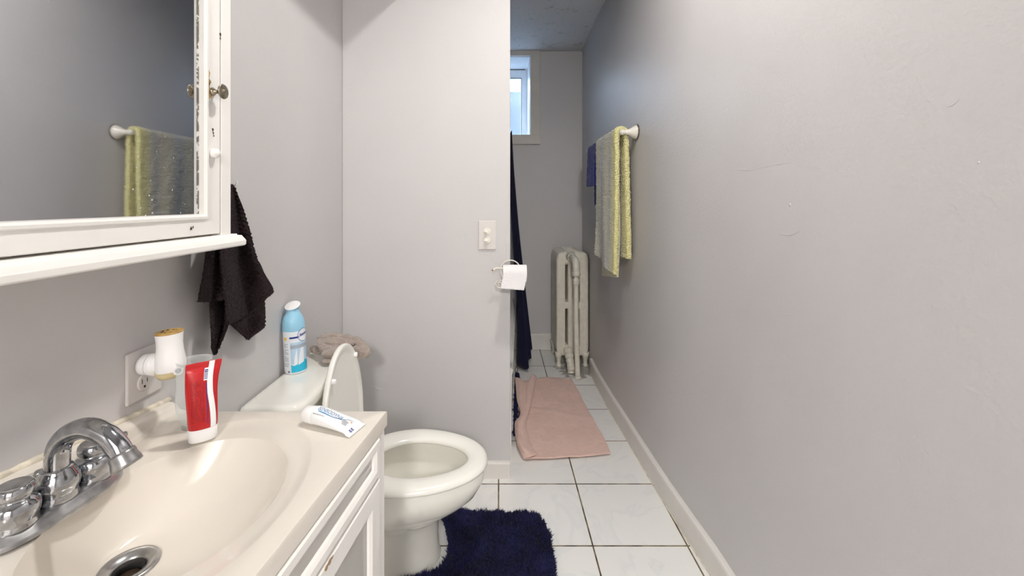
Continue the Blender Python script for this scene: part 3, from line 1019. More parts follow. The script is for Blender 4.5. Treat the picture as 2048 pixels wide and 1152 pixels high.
# turned-over flap along the left side
fl = [
    [pk(1030, 755, 0.029), pk(1040, 757, 0.041), pk(1050, 766, 0.032), pk(1058, 760, 0.038), pk(1066, 748, 0.044), pk(1073, 752, 0.019)],
    [pk(1032, 775, 0.026), pk(1042, 777, 0.044), pk(1050, 780, 0.030), pk(1056, 780, 0.041), pk(1064, 778, 0.038), pk(1068, 779, 0.015)],
    [pk(1034, 800, 0.026), pk(1042, 802, 0.038), pk(1049, 803, 0.032), pk(1055, 804, 0.038), pk(1060, 805, 0.032), pk(1063, 806, 0.015)],
    [pk(1041, 828, 0.029), pk(1045, 829, 0.040), pk(1048, 830, 0.037), pk(1051, 831, 0.037), pk(1054, 832, 0.029), pk(1056, 833, 0.014)],
    [pk(1030, 846, 0.026), pk(1036, 847, 0.041), pk(1041, 848, 0.040), pk(1045, 849, 0.037), pk(1049, 850, 0.027), pk(1052, 851, 0.014)],
    [pk(1031, 870, 0.026), pk(1038, 871, 0.041), pk(1043, 871, 0.035), pk(1048, 872, 0.032), pk(1053, 872, 0.025), pk(1057, 873, 0.014)],
    [pk(1037, 895, 0.023), pk(1044, 896, 0.041), pk(1050, 896, 0.040), pk(1056, 896, 0.032), pk(1061, 896, 0.023), pk(1065, 896, 0.014)],
    [pk(1047, 916, 0.016), pk(1054, 914, 0.024), pk(1060, 913, 0.026), pk(1066, 911, 0.024), pk(1071, 910, 0.018), pk(1076, 909, 0.014)],
]
G2 = loft(fl, 40, 110)
V2, F2 = grid_solid(G2, 0.005, lambda p: abs(0.004 * ns(p, 14, 9.0)) + 0.001 * ns(p, 70, 2.0))
V, Fc = merge([(V1, F1), (V2, F2)])
Vs, Fs = strands(V1, [f for f in F1], 14000, 0.0028, 0.0008, 0.6)
V, Fc = merge([(V, Fc), (Vs, Fs)])
tag(from_vf('bath_towel', V, Fc, M_pink, None, (0.28, 2.3, 0)), 'pink bath towel spread on the tile floor beside the tub, its left side turned over', 'towel')

# contour rug round the toilet
CR = thing('contour_rug', (0.0, 1.3, 0), 'dark navy blue shag contour rug cut out around the toilet foot', 'rug')
def ff(x, y): 
    p = onfloor(x, y, 0.012); return (p.x, p.y)
poly = [(-0.30, 1.60), ff(905, 1020), ff(1000, 1024), ff(1052, 1026)]
poly += [ff(1075, 1031), ff(1089, 1044), ff(1097, 1065), ff(1103, 1100), ff(1108, 1152)]
xr = poly[-1][0]
poly += [(xr + 0.003, 1.15), (xr - 0.005, 1.06), (xr - 0.05, 1.02), (-0.25, 1.03), (-0.30, 1.08), (-0.31, 1.20), (-0.29, 1.262)]
poly += [ff(866, 1146), ff(880, 1133), ff(893, 1119), ff(899, 1095), ff(895, 1070), ff(888, 1040)]
poly += [(-0.22, 1.535), (-0.30, 1.545)]
V, Fc = slab(poly, 0.008); from_vf('rug_backing', V, Fc, M_navyrug, CR, smooth=False)
V, Fc = area_strands(poly, 0.008, 52000, 0.017, 0.0021, 0.55)
o = from_vf('rug_pile', V, Fc, M_navyrug, CR, smooth=False); o['kind'] = 'stuff'

# ------------------------------------------------------------------ toilet
TO = thing('toilet', (-0.35, 1.31, 0), 'white toilet with its lid raised, standing between the vanity and the partition wall', 'toilet')
def egg(cx0, cx1, cy, b, n, z, sharp=2.15, taper=0.12):
    """egg ring from x=cx0 (back) to cx1 (front), half-width b"""
    out = []
    cx = cx0 + (cx1 - cx0) * 0.46
    for i in range(n):
        t = 2 * PI * i / n
        c, s = math.cos(t), math.sin(t)
        a = (cx1 - cx) if c > 0 else (cx - cx0)
        x = cx + a * math.copysign(abs(c) ** (2 / sharp), c)
        y = cy + b * math.copysign(abs(s) ** (2 / 2.15), s) * (1 - taper * max(0, c))
        out.append(Vector((x, y, z)))
    return out
def loft_rings(bm, rings, closed_start=True, closed_end=True, mi=0):
    R = [[bm.verts.new(p) for p in r] for r in rings]
    n = len(R[0])
    for A_, B_ in zip(R, R[1:]):
        for i in range(n):
            j = (i + 1) % n
            bm.faces.new((A_[i], A_[j], B_[j], B_[i])).material_index = mi
    if closed_start: bm.faces.new(list(reversed(R[0])))
    if closed_end: bm.faces.new(R[-1])
    return R
n = 64
CY = 1.31
rimz = 0.325
secs = [(0.0, -0.55, -0.190, 1.365, 0.106), (0.012, -0.55, -0.188, 1.365, 0.107), (0.02, -0.545, -0.192, 1.363, 0.100), (0.08, -0.53, -0.195, 1.355, 0.088), (0.13, -0.51, -0.192, 1.345, 0.084),
        (0.160, -0.50, -0.182, 1.335, 0.092), (0.185, -0.49, -0.150, 1.328, 0.108), (0.215, -0.485, -0.105, 1.32, 0.130), (0.250, -0.48, -0.068, 1.314, 0.150),
        (0.285, -0.475, -0.050, CY, 0.160), (0.315, -0.475, -0.048, CY, 0.161), (rimz, -0.475, -0.052, CY, 0.157)]
rings = [egg(a, b, cy, w, n, z) for z, a, b, cy, w in secs]
inner = [(rimz, -0.40, -0.086, CY, 0.112), (rimz - 0.01, -0.395, -0.090, CY, 0.106), (rimz - 0.03, -0.40, -0.086, CY, 0.112), (0.25, -0.39, -0.11, CY, 0.108),
         (0.20, -0.36, -0.15, CY, 0.090), (0.165, -0.32, -0.19, CY, 0.060), (0.15, -0.30, -0.215, CY, 0.030)]
rings += [egg(a, b, cy, w, n, z) for z, a, b, cy, w in inner]
bm = bmesh.new(); loft_rings(bm, rings)
# shelf under the tank
add_box(bm, -0.60, -0.40, CY - 0.09, CY + 0.09, 0.20, rimz - 0.004)
o = from_bm('bowl', bm, M_porc, TO, smooth=True)
o.modifiers.new('es', 'EDGE_SPLIT').split_angle = math.radians(50)
# seat ring
def seat_rings(z0, z1):
    R = []
    prof = [(0.0, 0.0), (0.0, 0.35), (0.06, 0.8), (0.2, 1.0), (0.5, 1.08), (0.8, 0.98), (0.94, 0.7), (1.0, 0.35), (1.0, 0.0)]
    for u, h in prof:
        a = -0.452 + 0.075 * u; b = -0.038 - 0.062 * u; w = 0.166 - 0.070 * u
        R.append(egg(a, b, CY, w, n, z0 + (z1 - z0) * h, 2.1))
    return R
bm = bmesh.new()
R = [[bm.verts.new(p) for p in r] for r in seat_rings(rimz + 0.006, rimz + 0.024)]
for k in range(len(R)):
    A_, B_ = R[k], R[(k + 1) % len(R)]
    for i in range(n):
        j = (i + 1) % n
        bm.faces.new((A_[i], A_[j], B_[j], B_[i]))
seat = from_bm('seat', bm, M_seatp, TO, smooth=True)
for s in (-1, 1):
    for xx in (-0.16, -0.36):
        bm = bmesh.new(); lathe(bm, [(0.008, 0), (0.008, 0.008)], (xx, CY + s * 0.125, rimz - 0.001), (0, 0, 1), 12)
        from_bm('seat_bumper', bm, M_white, TO)
# lid standing up: egg shape in the YZ plane leaning back
LZ0, LZ1 = rimz + 0.012, EYE - 0.418
def lid_pt(u, v, off):
    """u -1..1 across, v 0..1 up"""
    pass
lid_ring = []
nn = 72
hw_ = 0.152
for i in range(nn):
    t = 2 * PI * i / nn
    c, s = math.cos(t), math.sin(t)
    zc = LZ0 + 0.40 * (LZ1 - LZ0)
    az = (LZ1 - zc) if c > 0 else (zc - LZ0)
    ex = 2.0 if c > 0 else 3.5
    z = zc + az * math.copysign(abs(c) ** (2 / ex), c)
    y = hw_ * math.copysign(abs(s) ** (2 / ex), s)
    lid_ring.append((y, z))
zc = LZ0 + 0.45 * (LZ1 - LZ0)
def lid_layer(scale, x):
    return [Vector((x + (-0.448 - 0.016 * (z - LZ0) / (LZ1 - LZ0)), 1.262 + y * scale, zc + (z - zc) * (1 - (1 - scale) * 0.75))) for y, z in lid_ring]
lay = [(0.78, 0.000), (0.83, 0.0005), (0.87, 0.003), (0.91, 0.0045), (0.965, 0.0055), (0.99, 0.0045), (1.0, 0.001), (0.995, -0.006), (0.97, -0.010), (0.7, -0.013)]
bm = bmesh.new(); loft_rings(bm, [lid_layer(a, b) for a, b in lay])
lid = from_bm('seat_lid', bm, M_seatp, TO, smooth=True)
for (yy_, zc_) in ((1.175, EYE - 0.490), (1.352, EYE - 0.478)):
    Yq = yy_
    bm = bmesh.new()
    xq = -0.448 - 0.016 * (zc_ - LZ0) / (LZ1 - LZ0)
    lathe(bm, [(0.0062, -0.004), (0.0062, 0.010), (0.005, 0.013)], (xq, Yq, zc_), (1, 0, 0), 16, 1.0, 1.15)
    from_bm('lid_bumper', bm, M_white, lid, smooth=False)
for s in (-1, 1):
    bm = bmesh.new()
    tube(bm, [(-0.447, CY + s * 0.075 - 0.02, rimz + 0.018), (-0.447, CY + s * 0.075 + 0.02, rimz + 0.018)], 0.010, 14)
    from_bm('hinge', bm, M_seatp, TO, smooth=False)
# tank
tz = EYE - 0.50
bm = bmesh.new()
def rrect(x0, x1, y0, y1, r, z, m=8, bow=0.0):
    out = []
    for (cx, cy, a0) in ((x1 - r, y1 - r, 0), (x0 + r * 0.3, y1 - r * 0.3, PI / 2), (x0 + r * 0.3, y0 + r * 0.3, PI), (x1 - r, y0 + r, 3 * PI / 2)):
        rr = r if cx > (x0 + x1) / 2 else r * 0.3
        for k in range(m):
            a = a0 + PI / 2 * k / (m - 1)
            p = Vector((cx + rr * math.cos(a), cy + rr * math.sin(a), z))
            if p.x > (x0 + x1) / 2: p.x += bow * (1 - ((p.y - (y0 + y1) / 2) / ((y1 - y0) / 2)) ** 2)
            out.append(p)
    # extra verts along front are unnecessary: bow applied at corners only
    return out
loft_rings(bm, [rrect(-0.632, -0.515, 1.10, 1.44, 0.03, 0.318), rrect(-0.635, -0.505, 1.08, 1.455, 0.035, 0.36), rrect(-0.637, -0.495, 1.065, 1.465, 0.04, tz - 0.03)])
from_bm('tank', bm, M_porc, TO, smooth=True).modifiers.new('es', 'EDGE_SPLIT').split_angle = math.radians(50)
bm = bmesh.new()
x0, x1, y0, y1 = -0.640, -0.484, 1.045, 1.478
def lidr(ins, z): return rrect(x0 + ins, x1 - ins, y0 + ins, y1 - ins, 0.05, z, 10)
loft_rings(bm, [lidr(0.008, tz - 0.032), lidr(0.001, tz - 0.029), lidr(0.0, tz - 0.012), lidr(0.003, tz - 0.004), lidr(0.010, tz - 0.0008), lidr(0.02, tz)])
from_bm('tank_lid', bm, M_porc, TO, smooth=True).modifiers.new('es', 'EDGE_SPLIT').split_angle = math.radians(60)

# ------------------------------------------------------------------ washcloth lying crumpled on the tank lid
def lump(pts, rad, seed, segs=44, n=70, flat=0.62, zmin=tz + 0.001, amp=0.32, squash=1.0):
    P = catmull(pts, n)
    V, Fq = [], []
    for i, p in enumerate(P):
        d = (P[min(i + 1, n - 1)] - P[max(i - 1, 0)]).normalized()
        u = d.cross(Vector((0, 0, 1))).normalized(); w = u.cross(d).normalized()
        t = i / (n - 1)
        env = (math.sin(PI * min(max(t, 0.0), 1.0)) ** 0.45) if 0 < t < 1 else 0.05
        for k in range(segs):
            a = 2 * PI * k / segs
            q = u * math.cos(a) + w * math.sin(a) * flat
            base = p + q * rad * env
            fold = abs(noise.noise(Vector((base.x * 26 + seed, base.y * 26, base.z * 34)))) * 2 - 0.5
            fine = noise.noise(Vector((base.x * 120 + seed, base.y * 120, base.z * 120)))
            r = rad * env * (1 + amp * fold + 0.05 * fine)
            v = p + q * r
            if v.x < -0.49 and v.z < zmin: v.z = zmin + 0.0005 * (v.z - zmin)
            V.append(v)
    for i in range(n - 1):
        for k in range(segs):
            j = (k + 1) % segs
            Fq.append((i * segs + k, i * segs + j, (i + 1) * segs + j, (i + 1) * segs + k))
    Fq.append(tuple(reversed(range(segs)))); Fq.append(tuple((n - 1) * segs + k for k in range(segs)))
    return [tuple(v) for v in V], Fq
q = lambda x, y, Y: ondepth(x, y, Y)
parts = [
    lump([q(636, 678, 1.40), q(655, 695, 1.37), q(668, 706, 1.345), q(690, 704, 1.345), q(706, 694, 1.37)], 0.030, 1.0),
    lump([q(634, 676, 1.44), q(660, 677, 1.45), q(690, 680, 1.45), q(715, 688, 1.43), q(735, 700, 1.40)], 0.026, 5.0, flat=0.75),
    lump([q(640, 680, 1.41), q(665, 684, 1.39), q(690, 688, 1.40), q(712, 684, 1.42)], 0.024, 9.0),
    lump([q(700, 698, 1.40), q(718, 703, 1.39), q(733, 706, 1.385), q(741, 707, 1.385)], 0.022, 12.0, flat=0.85),
    lump([q(622, 694, 1.41), q(635, 700, 1.395), q(648, 704, 1.38)], 0.018, 15.0),
    lump([q(648, 717, 1.335), q(662, 720, 1.325), q(678, 714, 1.34)], 0.018, 17.0, flat=0.4),
]
V, Fc = merge(parts)
Vs, Fs = strands(V, Fc, 16000, 0.0034, 0.0009, 0.6)
V, Fc = merge([(V, Fc), (Vs, Fs)])
tag(from_vf('washcloth', V, Fc, M_cloth, None, (-0.54, 1.39, tz)), 'crumpled taupe washcloth lying on the toilet tank behind the raised lid', 'washcloth')

# ------------------------------------------------------------------ air freshener spray can
cb = Vector((-0.6055, 1.276, tz))
SP = thing('spray_can', cb, 'blue and white air freshener spray can standing on the toilet tank against the wall', 'spray can')
tip_ = Vector((-0.616, 1.276, tz + 0.205))
ax = (tip_ - cb).normalized()
def lean_obj(name, prof, m, parent, segs=48, **k):
    bm = bmesh.new(); lathe(bm, prof, cb, ax, segs, u=(1, 0, 0), **k)
    return from_bm(name, bm, m, parent, smooth=True)
body = lean_obj('can_body', [(0.026, 0.0), (0.0295, 0.002), (0.0305, 0.006), (0.0305, 0.128), (0.0300, 0.134), (0.029, 0.139)], M_canwhite, SP)
capo = lean_obj('spray_cap', [(0.0303, 0.122), (0.0309, 0.128), (0.0303, 0.145), (0.027, 0.160), (0.0215, 0.170), (0.0178, 0.177), (0.0165, 0.182), (0.0160, 0.186)], M_capblue, SP)
capo.modifiers.new('es', 'EDGE_SPLIT').split_angle = math.radians(50)
bm = bmesh.new()
# slanted oval mouth
d = (ax + Vector((-0.10, -0.55, 0))).normalized()
lathe(bm, [(0.0150, -0.014), (0.0195, -0.005), (0.0238, 0.001)], cb + ax * 0.194, d, 40, 1.0, 0.85, cap1=True)
o = from_bm('cap_rim', bm, M_capblue, SP, smooth=False)
bm = bmesh.new(); lathe(bm, [(0.0236, 0.0), (0.0228, 0.0012)], cb + ax * 0.194 + d * 0.0008, d, 40, 1.0, 0.85)
from_bm('nozzle_top', bm, M_white, SP)
# printed decals: curved patches on the can
cdir = math.atan2(-cb.y, -cb.x)        # direction from can to the eye
def can_pt(ang, t, r):
    _, a, b = ax, Vector((1, 0, 0)), None
    a = (a - ax * a.dot(ax)).normalized(); b = ax.cross(a)
    return cb + ax * t + a * r * math.cos(ang) + b * r * math.sin(ang)
def patch(bm, a0, a1, t0, t1, r=0.0308, n=14, mi=0, fn=None):
    L_ = []
    for i in range(n + 1):
        s = i / n
        a = a0 + (a1 - a0) * s
        lo, hi = (t0, t1) if fn is None else fn(s)
        L_.append((bm.verts.new(can_pt(cdir + a, lo, r)), bm.verts.new(can_pt(cdir + a, hi, r))))
    for (p, q_), (r_, s_) in zip(L_, L_[1:]):
        bm.faces.new((p, r_, s_, q_)).material_index = mi
def disc_patch(bm, ac, tc, rad, r=0.0310, mi=0, n=24, sx=1.0):
    vs = [bm.verts.new(can_pt(cdir + ac + rad * sx * math.cos(2 * PI * k / n) / 0.0305, tc + rad * math.sin(2 * PI * k / n), r)) for k in range(n)]
    c0 = bm.verts.new(can_pt(cdir + ac, tc, r + 0.00005))
    for k in range(n):
        bm.faces.new((vs[k], vs[(k + 1) % n], c0)).material_index = mi
mats_can = [M_canpic, M_canaqua, M_cannavy, M_cangrey, M_canwhite, M_yellow, M_greyprint]
bm = bmesh.new()
# viewer's left is negative angle direction: find sign so that +a is to the viewer's right
SGN = 1
patch(bm, -0.38, 1.55, 0.030, 0.092, 0.03075, mi=0)                          # picture
patch(bm, -0.38, 1.55, 0.0745, 0.085, 0.03085, mi=3)
patch(bm, -0.38, 1.55, 0.006, 0.030, 0.03085, mi=1, fn=lambda s: (0.006, 0.030 + 0.010 * s - 0.006 * math.sin(s * 9)))
patch(bm, -0.12, 0.20, 0.028, 0.074, 0.0310, mi=4, fn=lambda s: (0.028, 0.028 + 0.046 * s ** 0.6))
patch(bm, 0.26, 0.85, 0.028, 0.074, 0.0310, mi=4, fn=lambda s: (0.026 + 0.006 * s, 0.030 + 0.044 * min(1, s * 2.2)))
patch(bm, -0.42, 0.45, 0.104, 0.109, 0.0310, mi=2)
disc_patch(bm, -0.84, 0.103, 0.0125, 0.0309, mi=4)
disc_patch(bm, -0.84, 0.104, 0.0052, 0.0311, mi=5)
disc_patch(bm, 0.92, 0.110, 0.0190, 0.0311, mi=2, n=36)
disc_patch(bm, 0.92, 0.110, 0.0178, 0.0313, mi=4, n=36)
for k in range(17):
    t = 0.088 - k * 0.0040
    if k in (3, 8, 13): continue
    patch(bm, -1.15, -0.55 - (0.22 if k % 4 == 1 else 0) - 0.1 * random.random(), t, t + 0.0011, 0.0309, mi=6)
patch(bm, -0.72, -0.50, 0.006, 0.012, 0.0310, mi=6)
from_bm('can_print', bm, mats_can, body, recalc=False)
me = text_mesh('febreze', 0.0115, bold=True)
for v in me.vertices:
    w_ = v.co.x
    v.co = can_pt(cdir + 0.50 + w_ / 0.0305, 0.1105 + v.co.y + w_ * 0.12, 0.03145)
link_mesh('lettering', me, M_cannavy, body)

# ------------------------------------------------------------------ vanity cabinet
d_top = 0.40
CZ = EYE - d_top                      # counter surface height
VZ = CZ - 0.028                       # underside
YF, YN = 0.827, 0.33
def frontx(Y): return -0.217 - 0.122 * (YF - Y)
VA = thing('vanity_cabinet', (-0.43, 0.57, 0), 'white painted vanity cabinet with panelled drawer front and door under the sink', 'cabinet')
# front plane frame of reference: origin at far corner, local x runs toward the near end, local y outward
fo = Vector((frontx(YF) - 0.0035, YF - 0.006, 0))
fd = Vector((-0.122, -1, 0)).normalized()
fn_ = Vector((1, -0.122, 0)).normalized()
MF = Matrix(((fd.x, fn_.x, 0, fo.x), (fd.y, fn_.y, 0, fo.y), (0, 0, 1, 0), (0, 0, 0, 1)))
Lf = 0.49
bm = bmesh.new()
vs = []
pts = [(XL + 0.004, YF - 0.008), (fo.x - 0.016, YF - 0.008), (fo.x - 0.016 + fd.x * Lf, YF - 0.008 + fd.y * Lf), (XL + 0.004, YF - 0.008 + fd.y * Lf)]
lo = [bm.verts.new((x, y, 0.0)) for x, y in pts]; hi = [bm.verts.new((x, y, 0.55)) for x, y in pts]
bm.faces.new(list(reversed(lo))); bm.faces.new(hi)
for i in range(4): bm.faces.new((lo[i], lo[(i + 1) % 4], hi[(i + 1) % 4], hi[i]))
bevel(from_bm('cabinet_body', bm, M_cab, VA), 0.002)
box('face_stile', 0.0, 0.030, -0.016, 0.0, 0.0, VZ - 0.001, M_cab, VA, bv=0.0015, M=MF)
box('face_rail', 0.030, Lf, -0.016, -0.001, VZ - 0.018, VZ - 0.001, M_cab, VA, bv=0.001, M=MF)
def panel(name, u0, u1, z0, z1, border, rec=0.007, th=0.005):
    """frame-and-panel front, bevelled sticking, in the front plane"""
    bm = bmesh.new()
    def ring(ins, y):
        return [bm.verts.new(MF @ Vector(p)) for p in ((u0 + ins, y, z0 + ins), (u1 - ins, y, z0 + ins), (u1 - ins, y, z1 - ins), (u0 + ins, y, z1 - ins))]
    R = [ring(0, -0.002), ring(0, th - 0.002), ring(0.002, th), ring(border, th), ring(border + 0.006, th - rec * 0.5), ring(border + 0.008, th - rec), ring(border + 0.02, th - rec)]
    for A_, B_ in zip(R, R[1:]):
        for i in range(4):
            bm.faces.new((A_[i], A_[(i + 1) % 4], B_[(i + 1) % 4], B_[i]))
    bm.faces.new(R[-1]); bm.faces.new(list(reversed(R[0])))
    return from_bm(name, bm, M_cab, VA)
panel('drawer_front', 0.032, Lf - 0.03, EYE - 0.500, EYE - 0.432, 0.014)
panel('door', 0.032, 0.255, 0.09, EYE - 0.506, 0.034)
panel('door', 0.257, Lf - 0.03, 0.09, EYE - 0.506, 0.034)
bm = bmesh.new()
for (u, z, a, b) in ((0.213, EYE - 0.5065, 0.006, 0.004), (0.206, EYE - 0.5060, 0.003, 0.002), (0.222, EYE - 0.5075, 0.005, 0.004)):
    vs = [bm.verts.new(MF @ Vector((u + a * math.cos(t) * (1 + 0.3 * math.sin(3 * t)), 0.0056, z - 0.002 + b * math.sin(t)))) for t in [2 * PI * k / 14 for k in range(14)]]
    bm.faces.new(vs)
from_bm('paint_chip', bm, M_chip, VA)

# ------------------------------------------------------------------ counter with integral basin
CT_ = thing('countertop', (-0.43, 0.57, CZ), 'cream cultured marble vanity top with integral oval sink basin', 'countertop')
corners = [Vector((XL + 0.003, YF, 0)), Vector((frontx(YF), YF, 0)), Vector((frontx(YN), YN, 0)), Vector((XL + 0.003, YN, 0))]
E0 = Vector((-0.438, 0.580, 0))
def ray_poly(th):
    d = Vector((math.cos(th), math.sin(th), 0))
    best = None
    for i in range(4):
        a, b = corners[i], corners[(i + 1) % 4]
        e = b - a
        den = d.x * e.y - d.y * e.x
        if abs(den) < 1e-9: continue
        w = a - E0
        t = (w.x * e.y - w.y * e.x) / den
        s = (w.x * d.y - w.y * d.x) / den
        if t > 0 and -1e-6 <= s <= 1 + 1e-6 and (best is None or t < best): best = t
    return E0 + d * best
angs = [2 * PI * k / 144 for k in range(144)]
for c in corners: angs.append(math.atan2(c.y - E0.y, c.x - E0.x) % (2 * PI))
angs = sorted(set(round(a, 6) for a in angs))
def ell(a, b, th, cx, cy):
    # point on ellipse in direction th (polar)
    r = 1 / math.sqrt((math.cos(th) / a) ** 2 + (math.sin(th) / b) ** 2)
    return cx + r * math.cos(th), cy + r * math.sin(th)
DR = Vector((-0.502, 0.582, 0)); DD = 0.088
bm = bmesh.new()
rings = []
def addring(fn): rings.append([bm.verts.new(fn(th)) for th in angs])
addring(lambda th: ray_poly(th) + Vector((0, 0, VZ)))
def inset(th, k, z):
    p = ray_poly(th); d = (p - E0).normalized()
    return p - d * k + Vector((0, 0, z))
addring(lambda th: inset(th, 0.0, CZ - 0.004))
addring(lambda th: inset(th, 0.0015, CZ - 0.001))
addring(lambda th: inset(th, 0.005, CZ))
A1, B1 = 0.156, 0.214
A0, B0 = 0.130, 0.160
def ring_ell(a, b, z, cx=E0.x, cy=E0.y):
    def f(th):
        x, y = ell(a, b, th, cx, cy)
        # keep off the backsplash
        x = max(x, XL + 0.04)
        return Vector((x, y, z))
    return f
addring(ring_ell(A1 + 0.004, B1 + 0.004, CZ))
addring(ring_ell(A1, B1, CZ - 0.0006))
addring(ring_ell(A1 - 0.006, B1 - 0.008, CZ - 0.0026))
addring(ring_ell(A1 - 0.014, B1 - 0.024, CZ - 0.0034))
addring(ring_ell(A0 + 0.004, B0 + 0.010, CZ - 0.0044))
NR = 26
for k in range(NR + 1):
    t = k / NR
    s = math.sin(t * PI / 2)          # inward progress
    dep = 0.0052 + DD * (1 - (1 - t) ** 2.1) if t < 1 else 0.0052 + DD
    r = (1 - t) ** 0.78
    def f(th, r=r, t=t, dep=dep):
        x, y = ell(A0, B0, th, E0.x, E0.y)
        xd, yd = DR.x + 0.030 * math.cos(th), DR.y + 0.030 * math.sin(th)
        return Vector((xd + (x - xd) * r, yd + (y - yd) * r, CZ - dep))
    addring(f)
for A_, B_ in zip(rings, rings[1:]):
    m_ = len(A_)
    for i in range(m_):
        j = (i + 1) % m_
        bm.faces.new((A_[i], A_[j], B_[j], B_[i]))
# underside of the slab
outer = rings[0]
bowl_lo = [bm.verts.new((E0.x + (A0 + 0.02) * math.cos(th), E0.y + (B0 + 0.02) * math.sin(th), VZ)) for th in angs]
for i in range(len(angs)):
    j = (i + 1) % len(angs)
    bm.faces.new((outer[j], outer[i], bowl_lo[i], bowl_lo[j]))
from_bm('counter_slab', bm, M_counter, CT_, smooth=True).modifiers.new('es', 'EDGE_SPLIT').split_angle = math.radians(40)
# coved backsplash, a little higher toward the near end
bm = bmesh.new()
def bs_prof(Y):
    hgt = 0.017 + (0.049 - 0.017) * (YF + 0.0 - Y) / 0.3
    hgt = min(max(hgt, 0.016), 0.052)
    far = max(0.0, min(1.0, (YF - Y) / 0.01))
    x0 = XL + 0.002
    return [(x0, CZ - 0.004), (x0, CZ + hgt), (x0 + 0.013, CZ + hgt), (x0 + 0.020, CZ + hgt - 0.004), (x0 + 0.024, CZ + hgt * 0.55),
            (x0 + 0.027, CZ + hgt * 0.25), (x0 + 0.034, CZ + 0.0015), (x0 + 0.040, CZ - 0.0005), (x0 + 0.040, CZ - 0.005)]
rows_ = []
for k in range(26):
    Y = YN + (YF - 0.001 - YN) * k / 25
    rows_.append([bm.verts.new((x, Y, z)) for x, z in bs_prof(Y)])
for A_, B_ in zip(rows_, rows_[1:]):
    for i in range(len(A_)):
        j = (i + 1) % len(A_)
        bm.faces.new((A_[i], A_[j], B_[j], B_[i]))
bm.faces.new(rows_[0]); bm.faces.new(list(reversed(rows_[-1])))
from_bm('backsplash', bm, M_counter, CT_, smooth=True).modifiers.new('es', 'EDGE_SPLIT').split_angle = math.radians(45)
bm = bmesh.new()
pp = []
for k in range(90):
    Y = YN + (YF + 0.008 - YN) * k / 89
    hgt = bs_prof(Y)[1][1]
    pp.append(Vector((XL + 0.003, Y, hgt + 0.001 + 0.0016 * noise.noise(Vector((Y * 40, 1, 0))))))
tube(bm, pp, lambda t: 0.0055 + 0.003 * noise.noise(Vector((t * 31, 3, 0))), 10)
from_bm('caulk_bead', bm, M_caulk, CT_, smooth=True)
# drain
bm = bmesh.new()
zd = CZ - DD - 0.0052
tilt = Vector((0.0, 0.0, 1.0))
lathe(bm, [(0.0335, -0.004), (0.0345, 0.0015), (0.0330, 0.0035), (0.028, 0.0036), (0.0205, 0.0005), (0.0178, -0.004), (0.0172, -0.02), (0.0168, -0.02), (0.017, -0.002)], (DR.x, DR.y, zd), tilt, 48, cap0=False, cap1=False)
DRN = from_bm('drain_flange', bm, M_chrome_dull, CT_, smooth=True)
bm = bmesh.new(); lathe(bm, [(0.0176, -0.03), (0.0176, -0.0042)], (DR.x, DR.y, zd), tilt, 32, cap0=True, cap1=False)
lathe(bm, [(0.014, -0.018), (0.0135, -0.0135), (0.006, -0.012)], (DR.x, DR.y, zd), tilt, 24)
from_bm('drain_stopper', bm, M_drainhole, DRN)

# ------------------------------------------------------------------ faucet
fz = CZ + 0.0
fc = Vector((-0.5775, 0.561, fz))
FA = thing('faucet', fc, 'worn chrome two-handle faucet with gooseneck spout on the sink deck', 'faucet')
fdir = Vector((0.10, 0.995, 0)).normalized()       # along the plate, away from the viewer
fout = Vector((0.995, -0.10, 0)).normalized()
def fp(a, b, z): return fc + fdir * a + fout * b + Vector((0, 0, z))
bm = bmesh.new()
def plate_ring(la, lb, z, n=56):
    out = []
    for i in range(n):
        t = 2 * PI * i / n
        c, s = math.cos(t), math.sin(t)
        a = la * math.copysign(abs(c) ** (2 / 3.4), c); b = lb * math.copysign(abs(s) ** (2 / 2.1), s)
        out.append(fp(a, b, z))
    return out
loft_rings(bm, [plate_ring(0.080, 0.030, 0.0003), plate_ring(0.080, 0.030, 0.004), plate_ring(0.078, 0.0285, 0.0062), plate_ring(0.076, 0.0245, 0.0095), plate_ring(0.073, 0.022, 0.0135), plate_ring(0.070, 0.020, 0.0145)])
from_bm('base_plate', bm, M_chrome_dull, FA, smooth=True).modifiers.new('es', 'EDGE_SPLIT').split_angle = math.radians(50)
for s in (-1, 1):
    c = fp(0.046 * s, 0.0, 0.014)
    bm = bmesh.new()
    lathe(bm, [(0.0215, -0.002), (0.0222, 0.002), (0.0205, 0.005), (0.0208, 0.007), (0.0228, 0.013), (0.0235, 0.019), (0.0222, 0.026), (0.0185, 0.0305), (0.0160, 0.032), (0.0155, 0.034), (0.0176, 0.0365), (0.0182, 0.041), (0.0172, 0.046), (0.0150, 0.0482)], c, (0, 0, 1), 48)
    h = from_bm('handle', bm, M_chrome, FA, smooth=True)
    bm = bmesh.new(); lathe(bm, [(0.0152, 0.0475), (0.0148, 0.0490), (0.0125, 0.0497)], c, (0, 0, 1), 40)
    from_bm('handle_cap', bm, M_chrome_dull, h, smooth=False)
    bm = bmesh.new()
    p0 = c + Vector((0, 0, 0.040)); d = (fdir * s * (0.95) + fout * (0.25 if s > 0 else -0.6)).normalized()
    tube(bm, [p0 + d * 0.012, p0 + d * 0.024], 0.0028, 12)
    lathe(bm, [(0.0028, 0.0), (0.0042, 0.003), (0.0046, 0.014), (0.0040, 0.016)], p0 + d * 0.023, d, 16)
    from_bm('lever', bm, M_chrome, h, smooth=True)
bm = bmesh.new()
lathe(bm, [(0.0212, -0.001), (0.0222, 0.003), (0.0205, 0.008), (0.0202, 0.010), (0.0222, 0.015), (0.0230, 0.021), (0.0215, 0.029), (0.0180, 0.036), (0.0158, 0.039), (0.0155, 0.041)], fp(0, 0, 0.014), (0, 0, 1), 48)
